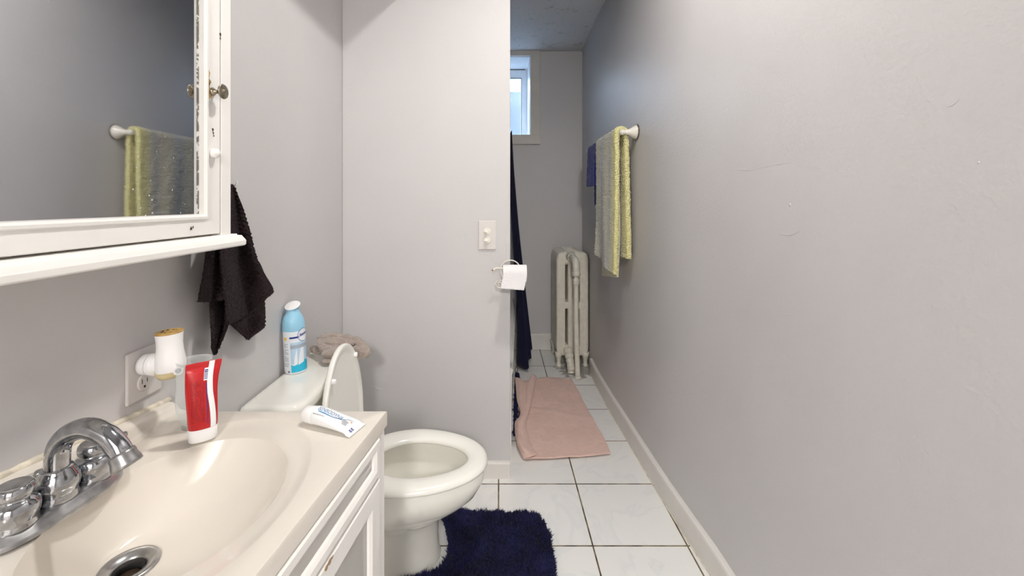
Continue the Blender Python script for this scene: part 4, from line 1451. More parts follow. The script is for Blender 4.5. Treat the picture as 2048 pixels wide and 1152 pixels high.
from_bm('spout_base', bm, M_chrome, FA, smooth=True)
bm = bmesh.new()
sp = [fp(0.0, 0.0, 0.050), fp(0.0, 0.0, 0.064), fp(0.0, 0.003, 0.083), fp(0.0, 0.018, 0.100), fp(0.0, 0.044, 0.108), fp(0.0, 0.069, 0.101), fp(0.0, 0.086, 0.087), fp(0.0, 0.095, 0.073)]
tube(bm, sp, lambda t: 0.0130 - 0.0004 * t, 32, 60)
from_bm('spout', bm, M_chrome, FA, smooth=True)
bm = bmesh.new()
dd_ = (fout * 0.50 + Vector((0, 0, -0.87))).normalized()
lathe(bm, [(0.0138, -0.004), (0.0148, 0.0), (0.0146, 0.004), (0.0165, 0.011), (0.0168, 0.015), (0.0150, 0.016), (0.0135, 0.0145), (0.0130, 0.006)], fp(0, 0.0935, 0.076), dd_, 40, cap1=True)
from_bm('aerator', bm, M_chrome_dull, FA, smooth=True)
bm = bmesh.new()
tube(bm, [fp(0.0, -0.024, 0.012), fp(0.0, -0.026, 0.042)], 0.0022, 10)
lathe(bm, [(0.003, 0), (0.0058, 0.002), (0.0062, 0.005), (0.0045, 0.008)], fp(0.0, -0.026, 0.041), (0, 0, 1), 18)
from_bm('lift_rod', bm, M_chrome, FA, smooth=True)

# ------------------------------------------------------------------ things on the counter
# red toothpaste tube standing on its cap
wd = Vector((0.78, 0.625, 0)).normalized()           # width direction
wn_ = Vector((0.625, -0.78, 0)).normalized()         # toward the viewer
tc_ = Vector((-0.503, 0.728, CZ))
RT = thing('toothpaste_tube', tc_, 'red and white toothpaste tube standing upright on its cap by the backsplash', 'toothpaste')
def tube_ring(hw, ht, z, sway=0.0, n=48, e=2.2):
    out = []
    for i in range(n):
        t = 2 * PI * i / n
        c, s = math.cos(t), math.sin(t)
        out.append(tc_ + wd * (hw * math.copysign(abs(c) ** (2 / e), c) + sway) + wn_ * (ht * math.copysign(abs(s) ** (2 / e), s)) + Vector((0, 0, z)))
    return out
bm = bmesh.new()
loft_rings(bm, [tube_ring(0.0195, 0.0115, 0.0), tube_ring(0.0205, 0.0125, 0.002), tube_ring(0.0212, 0.013, 0.02), tube_ring(0.0205, 0.0125, 0.0215)])
from_bm('cap', bm, M_white, RT, smooth=True).modifiers.new('es', 'EDGE_SPLIT').split_angle = math.radians(50)
bm = bmesh.new()
secs = [(0.0215, 0.0210, 0.0135, 0.0), (0.030, 0.0215, 0.0140, 0.0), (0.055, 0.0222, 0.0125, -0.0008), (0.080, 0.0228, 0.0105, -0.0018), (0.100, 0.0236, 0.008, -0.0012), (0.114, 0.0246, 0.0048, 0.0), (0.121, 0.0252, 0.0018, 0.001), (0.130, 0.0254, 0.0011, 0.0018)]
zsl = []
R = [tube_ring(hw, ht, z, sw, 48) for z, hw, ht, sw in secs]
# smooth interpolation between the sections
RR = []
for i in range(48):
    RR.append(catmull([r[i] for r in R], 40))
R = [[RR[i][k] for i in range(48)] for k in range(40)]
VR = loft_rings(bm, R)
bm.faces.ensure_lookup_table()
for f in bm.faces:
    c = f.calc_center_median() - tc_
    u = c.dot(wd); w_ = c.dot(wn_)
    edge = 0.0075 + 0.003 * math.sin(c.z * 30)
rb = from_bm('tube_body', bm, M_redtube, RT, smooth=True)
def tube_front(u, z, off=0.0004):
    """point on the front face of the red tube"""
    zc_ = [s[0] for s in secs]
    k = 0
    while k < len(secs) - 2 and secs[k + 1][0] < z: k += 1
    t = (z - secs[k][0]) / (secs[k + 1][0] - secs[k][0])
    hw = secs[k][1] + (secs[k + 1][1] - secs[k][1]) * t; ht = secs[k][2] + (secs[k + 1][2] - secs[k][2]) * t; sw = secs[k][3] + (secs[k + 1][3] - secs[k][3]) * t
    uu = max(-0.98, min(0.98, u / hw))
    s = (1 - abs(uu) ** 2.2) ** (1 / 2.2)
    return tc_ + wd * (u + sw) + wn_ * (ht * s + off) + Vector((0, 0, z))
bm = bmesh.new()
for k in range(9):
    u = -0.0155 + k * 0.0021
    z = 0.034
    top = 0.102 - 0.002 * (k % 3)
    while z < top:
        L_ = random.uniform(0.002, 0.006)
        if random.random() < 0.86 and not (k in (5,) and 0.06 < z < 0.075):
            a = [tube_front(u, z), tube_front(u + 0.0006, z), tube_front(u + 0.0006, min(z + L_, top)), tube_front(u, min(z + L_, top))]
            bm.faces.new([bm.verts.new(p) for p in a])
        z += L_ + 0.0008
from_bm('small_print', bm, M_maroon, rb, recalc=False)
bm = bmesh.new()
def tquad(bm, u0, u1, z0, z1, mi, off=0.0006, n=6):
    for k in range(n):
        za, zb_ = z0 + (z1 - z0) * k / n, z0 + (z1 - z0) * (k + 1) / n
        f = bm.faces.new([bm.verts.new(p) for p in (tube_front(u0, za, off), tube_front(u1, za, off), tube_front(u1, zb_, off), tube_front(u0, zb_, off))])
        f.material_index = mi
for k in range(54):
    z = 0.022 + 0.002 * k
    e0, e1 = 0.0082 + 0.0018 * math.sin(z * 45), 0.0082 + 0.0018 * math.sin((z + 0.002) * 45)
    for q_ in range(5):
        w0, w1 = 0.0016 * q_, 0.0016 * (q_ + 1)
        f = bm.faces.new([bm.verts.new(p) for p in (tube_front(e0 + w0, z, 0.0005), tube_front(e0 + w1, z, 0.0005), tube_front(e1 + w1, z + 0.002, 0.0005), tube_front(e1 + w0, z + 0.002, 0.0005))])
        f.material_index = 1
tquad(bm, 0.0015, 0.0072, 0.101, 0.120, 1)
for k in range(6):
    tquad(bm, 0.0020, 0.0068, 0.1035 + k * 0.0025, 0.1047 + k * 0.0025 if k < 4 else 0.1053 + k * 0.0025, 0, 0.0009, 1)
for k in range(22):
    z = 0.030 + k * 0.0031
    tquad(bm, 0.0045 + 0.0012 * math.sin(z * 30), 0.0058 + 0.0012 * math.sin(z * 30), z, z + 0.0026, 0, 0.0009, 1)
from_bm('barcode', bm, [M_bluebar, M_tube_white], rb, recalc=False)

# clear plastic cup behind the tube
cup = Vector((-0.549, 0.772, CZ))
bm = bmesh.new()
prof = [(0.019, 0.0), (0.0195, 0.002), (0.0205, 0.012), (0.0262, 0.03), (0.0272, 0.05), (0.0262, 0.085), (0.0268, 0.110), (0.0275, 0.118), (0.0272, 0.1185), (0.0255, 0.110), (0.0250, 0.085), (0.0258, 0.05), (0.0248, 0.031), (0.0192, 0.013), (0.0182, 0.0035)]
lathe(bm, prof, cup, (0, 0, 1), 40)
for v in bm.verts:
    p = v.co - cup
    a = math.atan2(p.y, p.x)
    k = 1 + 0.05 * math.sin(3 * a + p.z * 40) * min(1, p.z / 0.03)
    v.co = cup + Vector((p.x * k, p.y * k, p.z))
tag(from_bm('plastic_cup', bm, M_clear, None, cup, smooth=True), 'clear crumpled plastic cup behind the red toothpaste tube', 'cup')

# white toothpaste tube lying down
a_ = Vector((-0.352, 0.783, CZ + 0.017)); b_ = Vector((-0.2498, 0.751, CZ + 0.004))
axd = (b_ - a_); Lw = axd.length; axd.normalize()
side = Vector((0, 0, 1)).cross(axd).normalized()      # horizontally across
upv = axd.cross(side).normalized()
if upv.z < 0: upv = -upv
WT = thing('toothpaste_tube', (a_ + b_) / 2 - Vector((0, 0, 0.012)), 'white toothpaste tube with blue lettering lying at the far right corner of the counter', 'toothpaste')
def wring(t, hw, ht, zc_, n=44, e=2.1):
    out = []
    for i in range(n):
        th = 2 * PI * i / n
        c, s = math.cos(th), math.sin(th)
        p = a_ + axd * t + side * (hw * math.copysign(abs(c) ** (2 / e), c))
        p.z = CZ + zc_ + ht * math.copysign(abs(s) ** (2 / e), s)
        out.append(p)
    return out
ws = [(0.022, 0.0150, 0.0148, 0.0158), (0.024, 0.0163, 0.0155, 0.0163), (0.045, 0.0182, 0.0135, 0.0147), (0.070, 0.0200, 0.0100, 0.0112), (0.095, 0.0218, 0.0060, 0.0072), (Lw * 0.95, 0.0232, 0.0022, 0.0034), (Lw * 1.02, 0.0238, 0.0009, 0.0022)]
Rw = [wring(t, a, b, c) for t, a, b, c in ws]
RR = [catmull([r[i] for r in Rw], 36) for i in range(44)]
bm = bmesh.new(); loft_rings(bm, [[RR[i][k] for i in range(44)] for k in range(36)])
wb = from_bm('tube_body', bm, M_tube_white, WT, smooth=True)
bm = bmesh.new()
loft_rings(bm, [wring(-0.002, 0.0125, 0.0125, 0.0150), wring(0.0, 0.0140, 0.0138, 0.0152), wring(0.020, 0.0158, 0.0152, 0.0158), wring(0.0225, 0.0152, 0.0146, 0.0156)])
from_bm('cap', bm, M_white, WT, smooth=True).modifiers.new('es', 'EDGE_SPLIT').split_angle = math.radians(50)
def wtop(t, s, off=0.0004):
    """point on the upper surface; s is measured toward the viewer's side"""
    k = 0
    while k < len(ws) - 2 and ws[k + 1][0] < t: k += 1
    f = (t - ws[k][0]) / (ws[k + 1][0] - ws[k][0])
    hw, ht, zc_ = (ws[k][i] + (ws[k + 1][i] - ws[k][i]) * f for i in (1, 2, 3))
    s = s - 0.0025
    u = max(-0.97, min(0.97, s / hw))
    p = a_ + axd * t + side * (hw * u)
    p.z = CZ + zc_ + (ht + off) * (1 - abs(u) ** 2.1) ** (1 / 2.1) + off * 0.5
    return p
me = text_mesh('SENSODYNE', 0.0104)
for v in me.vertices:
    v.co = wtop(0.029 + v.co.x * 0.86, v.co.y * 1.15 + 0.0003)
link_mesh('lettering', me, M_teal, wb)
bm = bmesh.new()
def wline(pts, wdt, mi, off=0.0006):
    P = catmull([Vector((a, b, 0)) for a, b in pts], 26)
    prev = None
    for k, p in enumerate(P):
        d = (P[min(k + 1, 25)] - P[max(k - 1, 0)]).normalized(); nrm_ = Vector((-d.y, d.x, 0)) * wdt / 2 * math.sin(PI * (0.08 + 0.9 * k / 25)) ** 0.5
        cur = (bm.verts.new(wtop(p.x + nrm_.x, p.y + nrm_.y, off)), bm.verts.new(wtop(p.x - nrm_.x, p.y - nrm_.y, off)))
        if prev: bm.faces.new((prev[0], cur[0], cur[1], prev[1])).material_index = mi
        prev = cur
wline([(0.032, -0.0055), (0.046, -0.0062), (0.064, -0.0058), (0.080, -0.001), (0.090, 0.006), (0.098, 0.008)], 0.0011, 0)
wline([(0.032, -0.0052), (0.045, -0.0056), (0.058, -0.0058)], 0.0030, 1, 0.0003)
for k in range(6):
    wline([(0.079 + 0.001 * k, -0.0005 - k * 0.0018), (0.086 + 0.001 * k, -0.0003 - k * 0.0018), (0.094, -0.0001 - k * 0.0018)], 0.0008, 2)
wline([(0.094, 0.0035), (0.0955, 0.0033), (0.097, 0.0035)], 0.0024, 3)
for k in range(8):
    wline([(0.026 + 0.003 * k, -0.0108), (0.0268 + 0.003 * k, -0.0108), (0.0278 + 0.003 * k, -0.0108)], 0.0016, 2)
for s0 in (-0.006, -0.0115):
    for k in range(3):
        wline([(0.1015 + 0.0018 * k, s0), (0.1015 + 0.0018 * k, s0 + 0.002), (0.1015 + 0.0018 * k, s0 + 0.0042)], 0.0014, 4)
from_bm('tube_print', bm, [M_teal, M_lightblue_print, M_greyprint, M_orange, M_bluebar], wb, recalc=False)

# ------------------------------------------------------------------ outlet and plug-in freshener
y0o, y1o = 0.7385, 0.815
zo0, zo1 = EYE - 0.352, EYE - 0.262
OU = thing('wall_outlet', (XL, 0.775, zo0), 'painted-over duplex wall outlet above the backsplash, its upper socket taken by the freshener', 'outlet')
bm = bmesh.new(); add_box(bm, XL - 0.001, XL + 0.005, y0o, y1o, zo0, zo1)
bevel(from_bm('cover_plate', bm, M_outlet, OU), 0.003, 3)
yc = 0.771
for zc_ in (zo0 + 0.030, zo0 + 0.062):
    bm = bmesh.new(); lathe(bm, [(0.0145, 0), (0.0145, 0.0022), (0.0135, 0.003)], (XL + 0.005, yc, zc_), (1, 0, 0), 32, 0.9, 1.0)
    sk = from_bm('socket', bm, M_outlet, OU)
    bm = bmesh.new()
    add_box(bm, XL + 0.0078, XL + 0.0083, yc - 0.006, yc - 0.0048, zc_ - 0.001, zc_ + 0.007)
    add_box(bm, XL + 0.0078, XL + 0.0083, yc + 0.0048, yc + 0.006, zc_ - 0.001, zc_ + 0.006)
    lathe(bm, [(0.0022, 0), (0.0022, 0.0005)], (XL + 0.0078, yc, zc_ - 0.0075), (1, 0, 0), 14)
    from_bm('socket_slot', bm, M_black, sk)
fb = Vector((-0.588, 0.768, EYE - 0.300))
AF = thing('plug_in_air_freshener', fb, 'white plug-in air freshener with tan top, plugged into the wall outlet', 'air freshener')
bm = bmesh.new()
lathe(bm, [(0.0235, 0.002), (0.0245, 0.008), (0.0240, 0.020), (0.0215, 0.034), (0.0205, 0.048), (0.0212, 0.060), (0.0222, 0.068)], fb, (-0.04, 0, 1), 48, 1.0, 0.92)
from_bm('warmer_body', bm, M_fresh_white, AF, smooth=True).modifiers.new('es', 'EDGE_SPLIT').split_angle = math.radians(50)
bm = bmesh.new()
lathe(bm, [(0.0224, 0.0675), (0.0224, 0.0690), (0.0216, 0.0702)], fb, (-0.04, 0, 1), 48, 1.0, 0.92)
top = from_bm('scent_grille', bm, M_fresh_gold, AF)
bm = bmesh.new()
for k in range(8):
    a = 2 * PI * k / 8
    c = fb + Vector((-0.0028 + 0.011 * math.cos(a), 0.010 * math.sin(a), 0.0697))
    lathe(bm, [(0.002, 0), (0.0018, 0.0008)], c, (0, 0, 1), 10)
from_bm('grille_hole', bm, M_drainhole, top)
bm = bmesh.new()
lathe(bm, [(0.0, 0.0), (0.011, 0.001), (0.0175, 0.006), (0.0195, 0.013), (0.0192, 0.020)], Vector((XL + 0.006, 0.768, EYE - 0.289)) + Vector((0.036, 0, 0)), (-1, 0, 0), 36, cap0=False)
lathe(bm, [(0.0192, 0.0), (0.0195, 0.010), (0.018, 0.022), (0.018, 0.027)], (XL + 0.0355, 0.768, EYE - 0.289), (-1, 0, 0), 36)
from_bm('plug_housing', bm, M_fresh_white, AF, smooth=True)
bm = bmesh.new()
lathe(bm, [(0.007, -0.0125), (0.0150, -0.0115), (0.0190, -0.006), (0.0205, 0.004)], fb + Vector((-0.004, 0, 0)), (0, 0, 1), 36)
from_bm('oil_bottle', bm, M_oil, AF, smooth=True)
bm = bmesh.new()
cdv = (Vector((0, 0, EYE)) - fb).normalized()
er = fb + Vector((0.0205, -0.010, 0.004))
lathe(bm, [(0.0072, -0.006), (0.0080, 0.0), (0.0074, 0.003), (0.0046, 0.003), (0.0042, 0.0)], er, (0.72, -0.69, 0), 24)
from_bm('adjuster_wheel', bm, M_fresh_white, AF, smooth=False)
bm = bmesh.new(); lathe(bm, [(0.0042, 0.0), (0.0042, 0.0024)], er, (0.72, -0.69, 0), 24)
from_bm('wheel_recess', bm, M_cangrey, AF)

# ------------------------------------------------------------------ medicine cabinet
XM = -0.55
MC = thing('medicine_cabinet', (-0.60, 0.56, EYE - 0.06), 'white painted wall cabinet with mirrored door and a narrow ledge under it', 'medicine cabinet')
yc0, yc1 = 0.235, 0.879
zc0, zc1 = EYE - 0.064, EYE + 0.62
bm = bmesh.new()
add_box(bm, XL + 0.0005, XM - 0.020, yc0, yc1, zc0, zc1)
add_box(bm, XM - 0.020, XM, 0.848, yc1, zc0, zc1)
add_box(bm, XM - 0.020, XM, yc0, 0.262, zc0, zc1)
add_box(bm, XM - 0.020, XM, 0.262, 0.848, zc1 - 0.04, zc1)
bevel(from_bm('cabinet_body', bm, M_cab, MC), 0.0015)
dy0, dy1 = 0.264, 0.8455
dz0, dz1 = EYE - 0.0605, zc1 - 0.042
def door_bm():
    bm = bmesh.new()
    st, rl = 0.050, 0.034
    def ring(i0, i1, x):
        # i0: stile inset, i1: rail inset
        return [bm.verts.new(p) for p in ((x, dy0 + i0, dz0 + i1), (x, dy1 - i0, dz0 + i1), (x, dy1 - i0, dz1 - i1), (x, dy0 + i0, dz1 - i1))]
    R = [ring(0, 0, XM - 0.018), ring(0, 0, XM - 0.0015), ring(0.0015, 0.0015, XM), ring(0.037, 0.029, XM), ring(0.0385, 0.0305, XM + 0.0035), ring(0.043, 0.0345, XM + 0.004), ring(0.0475, 0.038, XM + 0.0005), ring(0.049, 0.0395, XM - 0.009)]
    for A_, B_ in zip(R, R[1:]):
        for i in range(4): bm.faces.new((A_[i], A_[(i + 1) % 4], B_[(i + 1) % 4], B_[i]))
    bm.faces.new(list(reversed(R[0])))
    return bm
door = from_bm('door', door_bm(), M_cab, MC)
mz0 = dz0 + 0.0395
bm = bmesh.new(); add_box(bm, XM - 0.014, XM - 0.0085, dy0 + 0.047, dy1 - 0.0475, dz0 + 0.037, dz1 - 0.037)
from_bm('mirror', bm, M_mirror, door)
bm = bmesh.new()
# worn desilvered strip between the glass and the moulding
add_box(bm, XM - 0.0086, XM - 0.0078, dy1 - 0.0535, dy1 - 0.0488, dz0 + 0.0395, dz1 - 0.0395)
from_bm('mirror_edge', bm, M_silver_edge, door)
kb = Vector((XM, 0.8225, EYE + 0.212))
bm = bmesh.new()
lathe(bm, [(0.0075, -0.001), (0.0080, 0.001), (0.0062, 0.004), (0.0040, 0.006), (0.0036, 0.013), (0.0060, 0.0165), (0.0130, 0.0185), (0.0142, 0.0205), (0.0135, 0.0222), (0.0120, 0.0218), (0.0108, 0.0228), (0.0085, 0.0222), (0.0070, 0.0232), (0.0040, 0.0232), (0.0034, 0.0245), (0.001, 0.0250)], kb, (1, 0, 0), 40)
from_bm('knob', bm, M_brass, door, smooth=True)
bm = bmesh.new()
lathe(bm, [(0.0088, -0.001), (0.0092, 0.003), (0.0090, 0.008), (0.0065, 0.012), (0.001, 0.0132)], (XM, 0.8225, EYE + 0.094), (1, 0, 0), 28)
from_bm('catch_knob', bm, M_cab, door, smooth=True)
bm = bmesh.new()
for k, (yy_, zz_, ry, rz) in enumerate(((0.8118, EYE + 0.243, 0.0026, 0.008), (0.8125, EYE + 0.228, 0.0045, 0.007), (0.8125, EYE + 0.203, 0.0048, 0.008), (0.8122, EYE + 0.216, 0.0026, 0.013))):
    vs = [bm.verts.new((XM + 0.0006, yy_ + ry * math.cos(t) * (1 + 0.35 * math.sin(4 * t + k)), zz_ + rz * math.sin(t) * (1 + 0.25 * math.cos(3 * t)))) for t in [2 * PI * j / 16 for j in range(16)]]
    bm.faces.new(vs)
from_bm('chipped_paint', bm, M_rust, door)
for k, (yy_, zz_, r) in enumerate(((0.8230, EYE + 0.139, 0.0022), (0.8242, EYE + 0.133, 0.0016), (0.8255, EYE + 0.128, 0.0014), (0.765, EYE - 0.046, 0.0022), (0.770, EYE - 0.044, 0.0015), (0.8452, EYE + 0.330, 0.0025), (0.8450, EYE + 0.322, 0.0018))):
    bm = bmesh.new()
    vs = [bm.verts.new((XM + 0.0006, yy_ + r * math.cos(t) * (1 + 0.4 * math.sin(3 * t + k)), zz_ + r * 1.5 * math.sin(t))) for t in [2 * PI * j / 12 for j in range(12)]]
    bm.faces.new(vs)
    from_bm('nick', bm, M_gap, door)
# ledge with a moulded edge
bm = bmesh.new()
lp = [(XL + 0.001, EYE - 0.0895), (-0.534, EYE - 0.0895), (-0.5305, EYE - 0.087), (-0.530, EYE - 0.0785), (-0.532, EYE - 0.0765), (-0.5345, EYE - 0.0710), (-0.538, EYE - 0.0680), (-0.542, EYE - 0.0665), (-0.543, EYE - 0.0640), (XL + 0.001, EYE - 0.0640)]
ya, yb = 0.215, 0.887
def lrow(Y, ins=0.0):
    return [bm.verts.new((x - (ins if x > -0.6 else 0), Y, z)) for x, z in lp]
# far end profile follows the moulding
R = [lrow(ya), lrow(yb)]
for k in range(len(lp)):
    j = (k + 1) % len(lp)
    bm.faces.new((R[0][k], R[0][j], R[1][j], R[1][k]))
bm.faces.new(R[0]); 
E = []
for (x, z) in lp:
    E.append(bm.verts.new((x - (0.0 if x < -0.6 else 0.0), yb + (0.012 if z < EYE - 0.076 else (0.008 if z < EYE - 0.0675 else 0.0)), z)))
for k in range(len(lp)):
    j = (k + 1) % len(lp)
    bm.faces.new((R[1][k], R[1][j], E[j], E[k]))
bm.faces.new(list(reversed(E)))
bevel(from_bm('ledge', bm, M_cab, MC), 0.0012, 2)

# ------------------------------------------------------------------ dark hand towel on the left wall
def dw(x, y, X): return onwall(x, y, X)
XA = -0.602
def foldrow(y0_, pts, X0, amp, ph, freq=2.2):
    m_ = len(pts) - 1
    return [dw(x, y, X0 + amp * math.sin(ph + freq * PI * k / m_)) for k, (x, y) in enumerate(pts)]
def dense(a, b, sag=0.0, n=9):
    return [(a[0] + (b[0] - a[0]) * k / (n - 1), a[1] + (b[1] - a[1]) * k / (n - 1) + sag * math.sin(PI * k / (n - 1))) for k in range(n)]
A_rows = [foldrow(0, dense((461, 368), (466, 370)), -0.628, 0.002, 0), foldrow(0, dense((455, 385), (474, 385)), -0.622, 0.004, 0.5),
          foldrow(0, dense((446, 420), (487, 420)), -0.612, 0.007, 0.8), foldrow(0, dense((440, 470), (501, 468)), XA, 0.010, 1.0),
          foldrow(0, dense((438, 520), (513, 515)), XA, 0.013, 1.3), foldrow(0, dense((444, 560), (530, 552)), XA, 0.014, 1.6),
          foldrow(0, dense((452, 605), (543, 578), -3)), ] if False else None
def R_(a, b, X0, amp, ph, sag=0.0, fr=2.2): return foldrow(0, dense(a, b, sag), X0, amp, ph, fr)
rowsA = [R_((461, 368), (466, 370), -0.628, 0.002, 0), R_((455, 385), (474, 385), -0.622, 0.004, 0.5), R_((446, 420), (487, 420), -0.612, 0.007, 0.8),
         R_((440, 470), (501, 468), XA, 0.010, 1.0), R_((440, 520), (513, 514), XA, 0.016, 1.2), R_((446, 565), (531, 552), XA, 0.018, 1.4),
         R_((452, 610), (544, 576), XA, 0.020, 1.6, 4), R_((457, 650), (546, 585), XA, 0.021, 1.7, 6)]
rowsB = [R_((455, 560), (527, 560), -0.626, 0.004, 0.0), R_((455, 605), (529, 600), -0.624, 0.005, 0.3), R_((457, 642), (530, 640), -0.622, 0.006, 0.5),
         R_((470, 658), (527, 656), -0.622, 0.005, 0.6, 3), R_((484, 670), (511, 669), -0.622, 0.003, 0.6), R_((494, 679), (498, 679), -0.622, 0.001, 0.6)]
rowsC = [R_((447, 400), (460, 400), -0.618, 0.003, 0.2), R_((428, 450), (458, 450), -0.612, 0.006, 0.4), R_((412, 505), (455, 503), -0.606, 0.009, 0.6),
         R_((404, 555), (452, 553), -0.602, 0.011, 0.8), R_((395, 604), (448, 600), -0.602, 0.011, 0.9, 2)]
rowsD = [R_((416, 520), (462, 520), -0.624, 0.004, 0.2), R_((417, 580), (462, 580), -0.620, 0.006, 0.4), R_((420, 640), (459, 640), -0.616, 0.009, 0.7),
         R_((422, 675), (450, 670), -0.616, 0.008, 0.9), R_((423, 697), (439, 694), -0.618, 0.004, 1.0), R_((427, 710), (432, 709), -0.620, 0.001, 1.0)]
def waffle(p):
    return 0.0020 * math.sin(p[1] * 620) * math.sin(p[2] * 620) + 0.0010 * ns(p, 90, 3.0)
prt = []
for rws, nu, nv in ((rowsA, 80, 190), (rowsB, 70, 80), (rowsC, 60, 140), (rowsD, 50, 130)):
    prt.append(grid_solid(loft(rws, nu, nv), 0.0035, waffle))
V, Fc = merge(prt)
V[:, 0] = np.maximum(V[:, 0], XL + 0.003)
Vs, Fs = strands(V, Fc, 14000, 0.0022, 0.0007, 0.6)
V, Fc = merge([(V, Fc), (Vs, Fs)])
DT = tag(from_vf('hand_towel', V, Fc, M_darktowel, None, (-0.61, 1.0, EYE)), 'dark brown waffle hand towel hanging on the wall beside the mirrored cabinet', 'towel')
HK = dw(463, 366, -0.632)
bm = bmesh.new()
tube(bm, [HK + Vector((-0.012, 0, 0.012)), HK + Vector((-0.004, 0, -0.006)), HK + Vector((0.008, 0, -0.008)), HK + Vector((0.013, 0, 0.004))], 0.0022, 10, 16)
lathe(bm, [(0.009, 0), (0.008, 0.002)], (XL, HK.y, HK.z + 0.012), (1, 0, 0), 18)
tag(from_bm('wall_hook', bm, M_white, None, HK, smooth=True), 'small wall hook holding the dark hand towel, hidden behind the cabinet edge', 'hook')

# ------------------------------------------------------------------ light switch, paper holder, paper roll
def pw(x, y, off=0.0): return ondepth(x, y, YP - off)
a, b = pw(957, 441), pw(992, 499)
SW = thing('light_switch', (a.x, YP, b.z), 'painted light switch plate with two toggles on the partition wall above the paper roll', 'light switch')
bm = bmesh.new(); add_box(bm, a.x, b.x, YP - 0.006, YP + 0.001, b.z, a.z)
bevel(from_bm('switch_plate', bm, M_switch, SW), 0.003, 3)
for yy_, rot in ((462.5, 0.5), (480.0, 0.1)):
    c = pw(974, yy_)
    bm = bmesh.new()
    lathe(bm, [(0.0150, 0), (0.0150, 0.002), (0.0135, 0.0035)], (c.x, YP - 0.006, c.z), (0, -1, 0), 28, 1.0, 0.92)
    kn = from_bm('toggle_collar', bm, M_wire, SW)
    bm = bmesh.new()
    Mx = Matrix.Translation((c.x - 0.002, YP - 0.010, c.z + 0.001)) @ Matrix.Rotation(rot, 4, 'Y') @ Matrix.Rotation(0.5, 4, 'X')
    add_box(bm, -0.0062, 0.0062, -0.013, 0.004, -0.0036, 0.0036, Mx)
    bevel(from_bm('toggle', bm, M_wire, kn), 0.0015, 2)

PH = thing('paper_holder', (0.03, YP, EYE - 0.33), 'white scrolled wire toilet paper holder screwed to the partition edge', 'paper holder')
def pp_(x, y, off): return ondepth(x, y, YP - off)
bm = bmesh.new()
c = pp_(1021, 541, 0.006); r = 0.0405
tube(bm, [c + Vector((r * math.cos(t), 0, r * math.sin(t) * 1.03)) for t in [2 * PI * k / 48 for k in range(48)]], 0.0026, 10, closed=True)
c2 = pp_(999, 569, 0.006)
tube(bm, [c2 + Vector(((0.0165 - 0.0022 * k / 4) * math.cos(2.0 + k * 0.38), 0, (0.0165 - 0.0022 * k / 4) * math.sin(2.0 + k * 0.38))) for k in range(0, 24)], 0.0022, 8, 60)
c3 = pp_(1041, 569, 0.006)
tube(bm, [c3 + Vector((-(0.0165 - 0.0022 * k / 4) * math.cos(2.0 + k * 0.38), 0, (0.0165 - 0.0022 * k / 4) * math.sin(2.0 + k * 0.38))) for k in range(0, 24)], 0.0022, 8, 60)
tube(bm, [c2 + Vector((0, 0, 0.0165)), pp_(1010, 562, 0.006), pp_(1021, 560, 0.006), pp_(1032, 562, 0.006), c3 + Vector((0, 0, 0.0165))], 0.0022, 8, 30)
from_bm('scroll_frame', bm, M_wire, PH, smooth=True)
RY = YP - 0.058
bm = bmesh.new()
cr = ondepth(1029, 540, RY)
lz = cr.z
tube(bm, [pp_(1021, 519, 0.006) - Vector((0, 0, 0.045)), Vector((c.x + 0.004, YP - 0.03, lz + 0.004)), Vector((c.x + 0.0, RY, lz))], 0.0026, 10, 20)
xa = ondepth(985, 541, RY).x
tube(bm, [Vector((xa, RY - 0.004, lz + 0.000)), Vector((xa + 0.004, RY - 0.002, lz + 0.001)), Vector((xa + 0.014, RY, lz + 0.007)), Vector((xa + 0.03, RY, lz + 0.007)), Vector((xa + 0.09, RY, lz + 0.004)), Vector((xa + 0.135, RY, lz + 0.002))], 0.0030, 10, 40)
from_bm('roll_arm', bm, M_wire, PH, smooth=True)
bm = bmesh.new(); lathe(bm, [(0.0034, 0), (0.0040, 0.003), (0.003, 0.006)], (xa + 0.003, RY - 0.004, lz), (-1, 0, 0), 12)
from_bm('rusty_tip', bm, M_rust, PH)

rx_0, rx_1 = ondepth(1006, 550, RY).x, ondepth(1053, 550, RY).x
rr_ = 0.034
RL = thing('toilet_paper_roll', ((rx_0 + rx_1) / 2, RY, lz - 0.02), 'white toilet paper roll hanging on the wire holder with its sheet in front', 'toilet paper')
rc = Vector((rx_0, RY, lz - 0.014))
bm = bmesh.new()
n_ = 64
spir = []
prof_in = 0.019
A_ = [[], []]; B_ = [[], []]
for s, x in enumerate((rx_0, rx_1)):
    for i in range(n_):
        t = 2 * PI * i / n_
        A_[s].append(bm.verts.new((x, rc.y + rr_ * math.cos(t), rc.z + rr_ * math.sin(t))))
        B_[s].append(bm.verts.new((x, rc.y + prof_in * math.cos(t), rc.z + prof_in * math.sin(t))))
for i in range(n_):
    j = (i + 1) % n_
    bm.faces.new((A_[0][i], A_[0][j], A_[1][j], A_[1][i]))
    bm.faces.new((B_[0][j], B_[0][i], B_[1][i], B_[1][j]))
    bm.faces.new((A_[0][j], A_[0][i], B_[0][i], B_[0][j]))
    bm.faces.new((A_[1][i], A_[1][j], B_[1][j], B_[1][i]))
from_bm('roll', bm, M_paper, RL, smooth=True).modifiers.new('es', 'EDGE_SPLIT').split_angle = math.radians(50)
